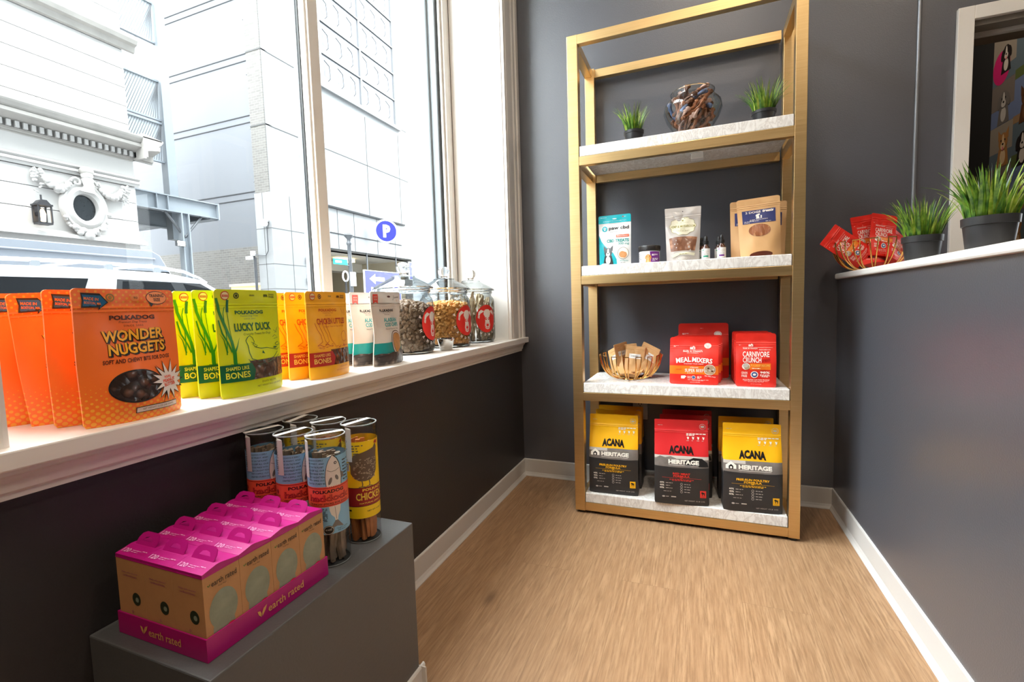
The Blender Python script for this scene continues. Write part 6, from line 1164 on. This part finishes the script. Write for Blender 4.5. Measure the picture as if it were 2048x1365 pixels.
# local: x = +1 towards the shop, y = +front
b = MB(); side = [(-3.0, .45), (-3.02, .75), (-2.95, 1.15), (-2.85, 1.20), (1.25, 1.20), (2.2, 1.13), (2.5, 1.0), (2.58, .75), (2.55, .42), (2.2, .32), (-2.7, .32)]
b.prism(side, -1.0, 1.0, CARW, 0); b.build('body', car, bev=.05)
gb = [(-2.90, 1.18), (1.35, 1.18)]; gt = [(-2.62, 1.80), (-2.3, 1.85), (.1, 1.85), (.52, 1.78)]
b = MB(); xs = 1.0; xt = .80
P0 = [(-2.90, 1.18), (-2.66, 1.76), (-2.45, 1.83), (-1.2, 1.86), (.0, 1.845), (.50, 1.76), (1.38, 1.18)]
def gx(z): return xs-.02-(xs-xt)*(z-1.18)/.68
vs = []
for s in (-1, 1):
    for y, z in P0: vs.append((s*gx(z), y, z))
n = len(P0); b.add(vs, [list(range(n))[::-1], list(range(n, 2*n))]+[(i, i+1, n+i+1, n+i) for i in range(n-1)], CARW, False); b.build('cabin', car, bev=.03)
def pane(name, pts, m, off=.006):
    b = MB()
    for s in (1, -1): b.add([(s*(gx(z)+off), y, z) for y, z in pts]+[(s*(gx(z)-.01), y, z) for y, z in pts], [list(range(len(pts))) if s < 0 else list(range(len(pts)))[::-1]]+[(i, (i+1) % len(pts), len(pts)+(i+1) % len(pts), len(pts)+i) for i in range(len(pts))], m)
    return b.build(name, car)
pane('rear_side_window', [(-2.72, 1.26), (-2.56, 1.66), (-2.45, 1.70), (-.98, 1.72), (-1.20, 1.26)], CARG); pane('rear_door_window', [(-.72, 1.26), (-.60, 1.70), (.02, 1.70), (.14, 1.26)], CARG); pane('front_door_window', [(.30, 1.26), (.20, 1.69), (.56, 1.62), (1.10, 1.26)], CARG); pane('window_trim', [(-.80, 1.25), (-.66, 1.725), (.46, 1.70), (1.20, 1.24)], BTRIM, .003)
b = MB()
for k, (y0, z0, y1, z1) in enumerate(((.56, 1.735, 1.34, 1.215),)): b.add([(-.72, y0+.03, z0+.01), (.72, y0+.03, z0+.01), (.88, y1, z1+.015), (-.88, y1, z1+.015)], [(0, 1, 2, 3)], CARG)
b.build('windscreen', car); b = MB(); b.add([(-.70, -2.69, 1.72), (.70, -2.69, 1.72), (.84, -2.88, 1.28), (-.84, -2.88, 1.28)], [(3, 2, 1, 0)], CARG); b.build('rear_screen', car)
for s in (1, -1):
    b = MB(); b.tube([(s*.74, y, z) for y, z in ((-2.45, 1.86), (-2.3, 1.905), (-1, 1.935), (-.1, 1.925), (.28, 1.88), (.52, 1.785), (.62, 1.72))], .024, CHRM, 8)
    for y in (-2.2, -1.45, -.7, -.1): b.box(s*.74-.02, s*.74+.02, y-.04, y+.04, 1.83, 1.92, CHRM)
    b.build('roof_rail', car)
for y in (-.15, -.9): MB().tube([(-.74, y, 1.95), (.74, y, 1.95)], .018, CHRM, 8).build('cross_bar', car)
for s in (1, -1):
    for y in (-1.95, 1.55):
        w_ = MB(); w_.lathe([(.20, -.12), (.36, -.12), (.40, -.08), (.40, .08), (.36, .12), (.20, .12)], TYRE, 28); w_.v = [(s*.90+z, y+x, .40+y2) for x, y2, z in w_.v]; wo = w_.build('wheel', car); r_ = MB(); r_.lathe([(.001, -.09), (.21, -.09), (.21, .09), (.001, .09)], CHRM, 20); r_.v = [(s*.92+z, y+x, .40+y2) for x, y2, z in r_.v]; r_.build('rim', wo)
    MB().box(s*1.0-.06, s*1.0+.16*(s > 0)+.06*(s < 0)-.0, 1.0, 1.12, 1.22, 1.38, CARW).build('wing_mirror', car, bev=.02)
    MB().box(s*.75-.15, s*.75+.15, 2.52, 2.60, .80, .95, SWH).build('head_lamp', car, bev=.01)
# ---- white van beyond it
VANW = mat('white_van_paint', S(127, 130, 137), .3, coat=.3, var=.02); VBLU = ink('van_blue', S(30, 80, 170))
van = empty('van', 'tall white van with a blue stripe passing behind the parked car', 'van', (-11.0, 3.2, -.27)); b = MB()
b.prism([(-3.0, .45), (-3.0, 2.35), (-2.9, 2.50), (2.9, 2.50), (3.05, 2.42), (3.5, 1.55), (4.1, 1.30), (4.2, .9), (4.15, .45)], -1.05, 1.05, VANW, 0); b.box(1.04, 1.07, -2.9, 2.95, 2.32, 2.36, VANW)
P = Printer(flat_surf((1.052, 0, 0), (0, 1, 0), (0, 0, 1), (1, 0, 0)), 1, 1, 2, .004); P.poly([(.2, 1.98), (.7, 2.05), (1.3, 2.06), (2.2, 1.98), (1.4, 1.99), (.9, 1.97)], VBLU, 1); addp(b, P); b.build('body', van, bev=.04)
MB().add([(-.9, 3.10, 2.36), (.9, 3.10, 2.36), (1.0, 3.50, 1.60), (-1.0, 3.50, 1.60)], [(0, 1, 2, 3)], CARG).build('windscreen', van)
for s in (1, -1): MB().box(s*1.03-.03, s*1.03+.03, 2.2, 3.2, 1.5, 2.1, CARG).build('door_window', van, bev=.01)
for s in (1, -1):
    for y in (-1.9, 3.0):
        w_ = MB(); w_.lathe([(.001, -.12), (.34, -.12), (.38, -.08), (.38, .08), (.34, .12), (.001, .12)], TYRE, 24); w_.v = [(s*.95+z, y+x, .38+y2) for x, y2, z in w_.v]; w_.build('wheel', van)
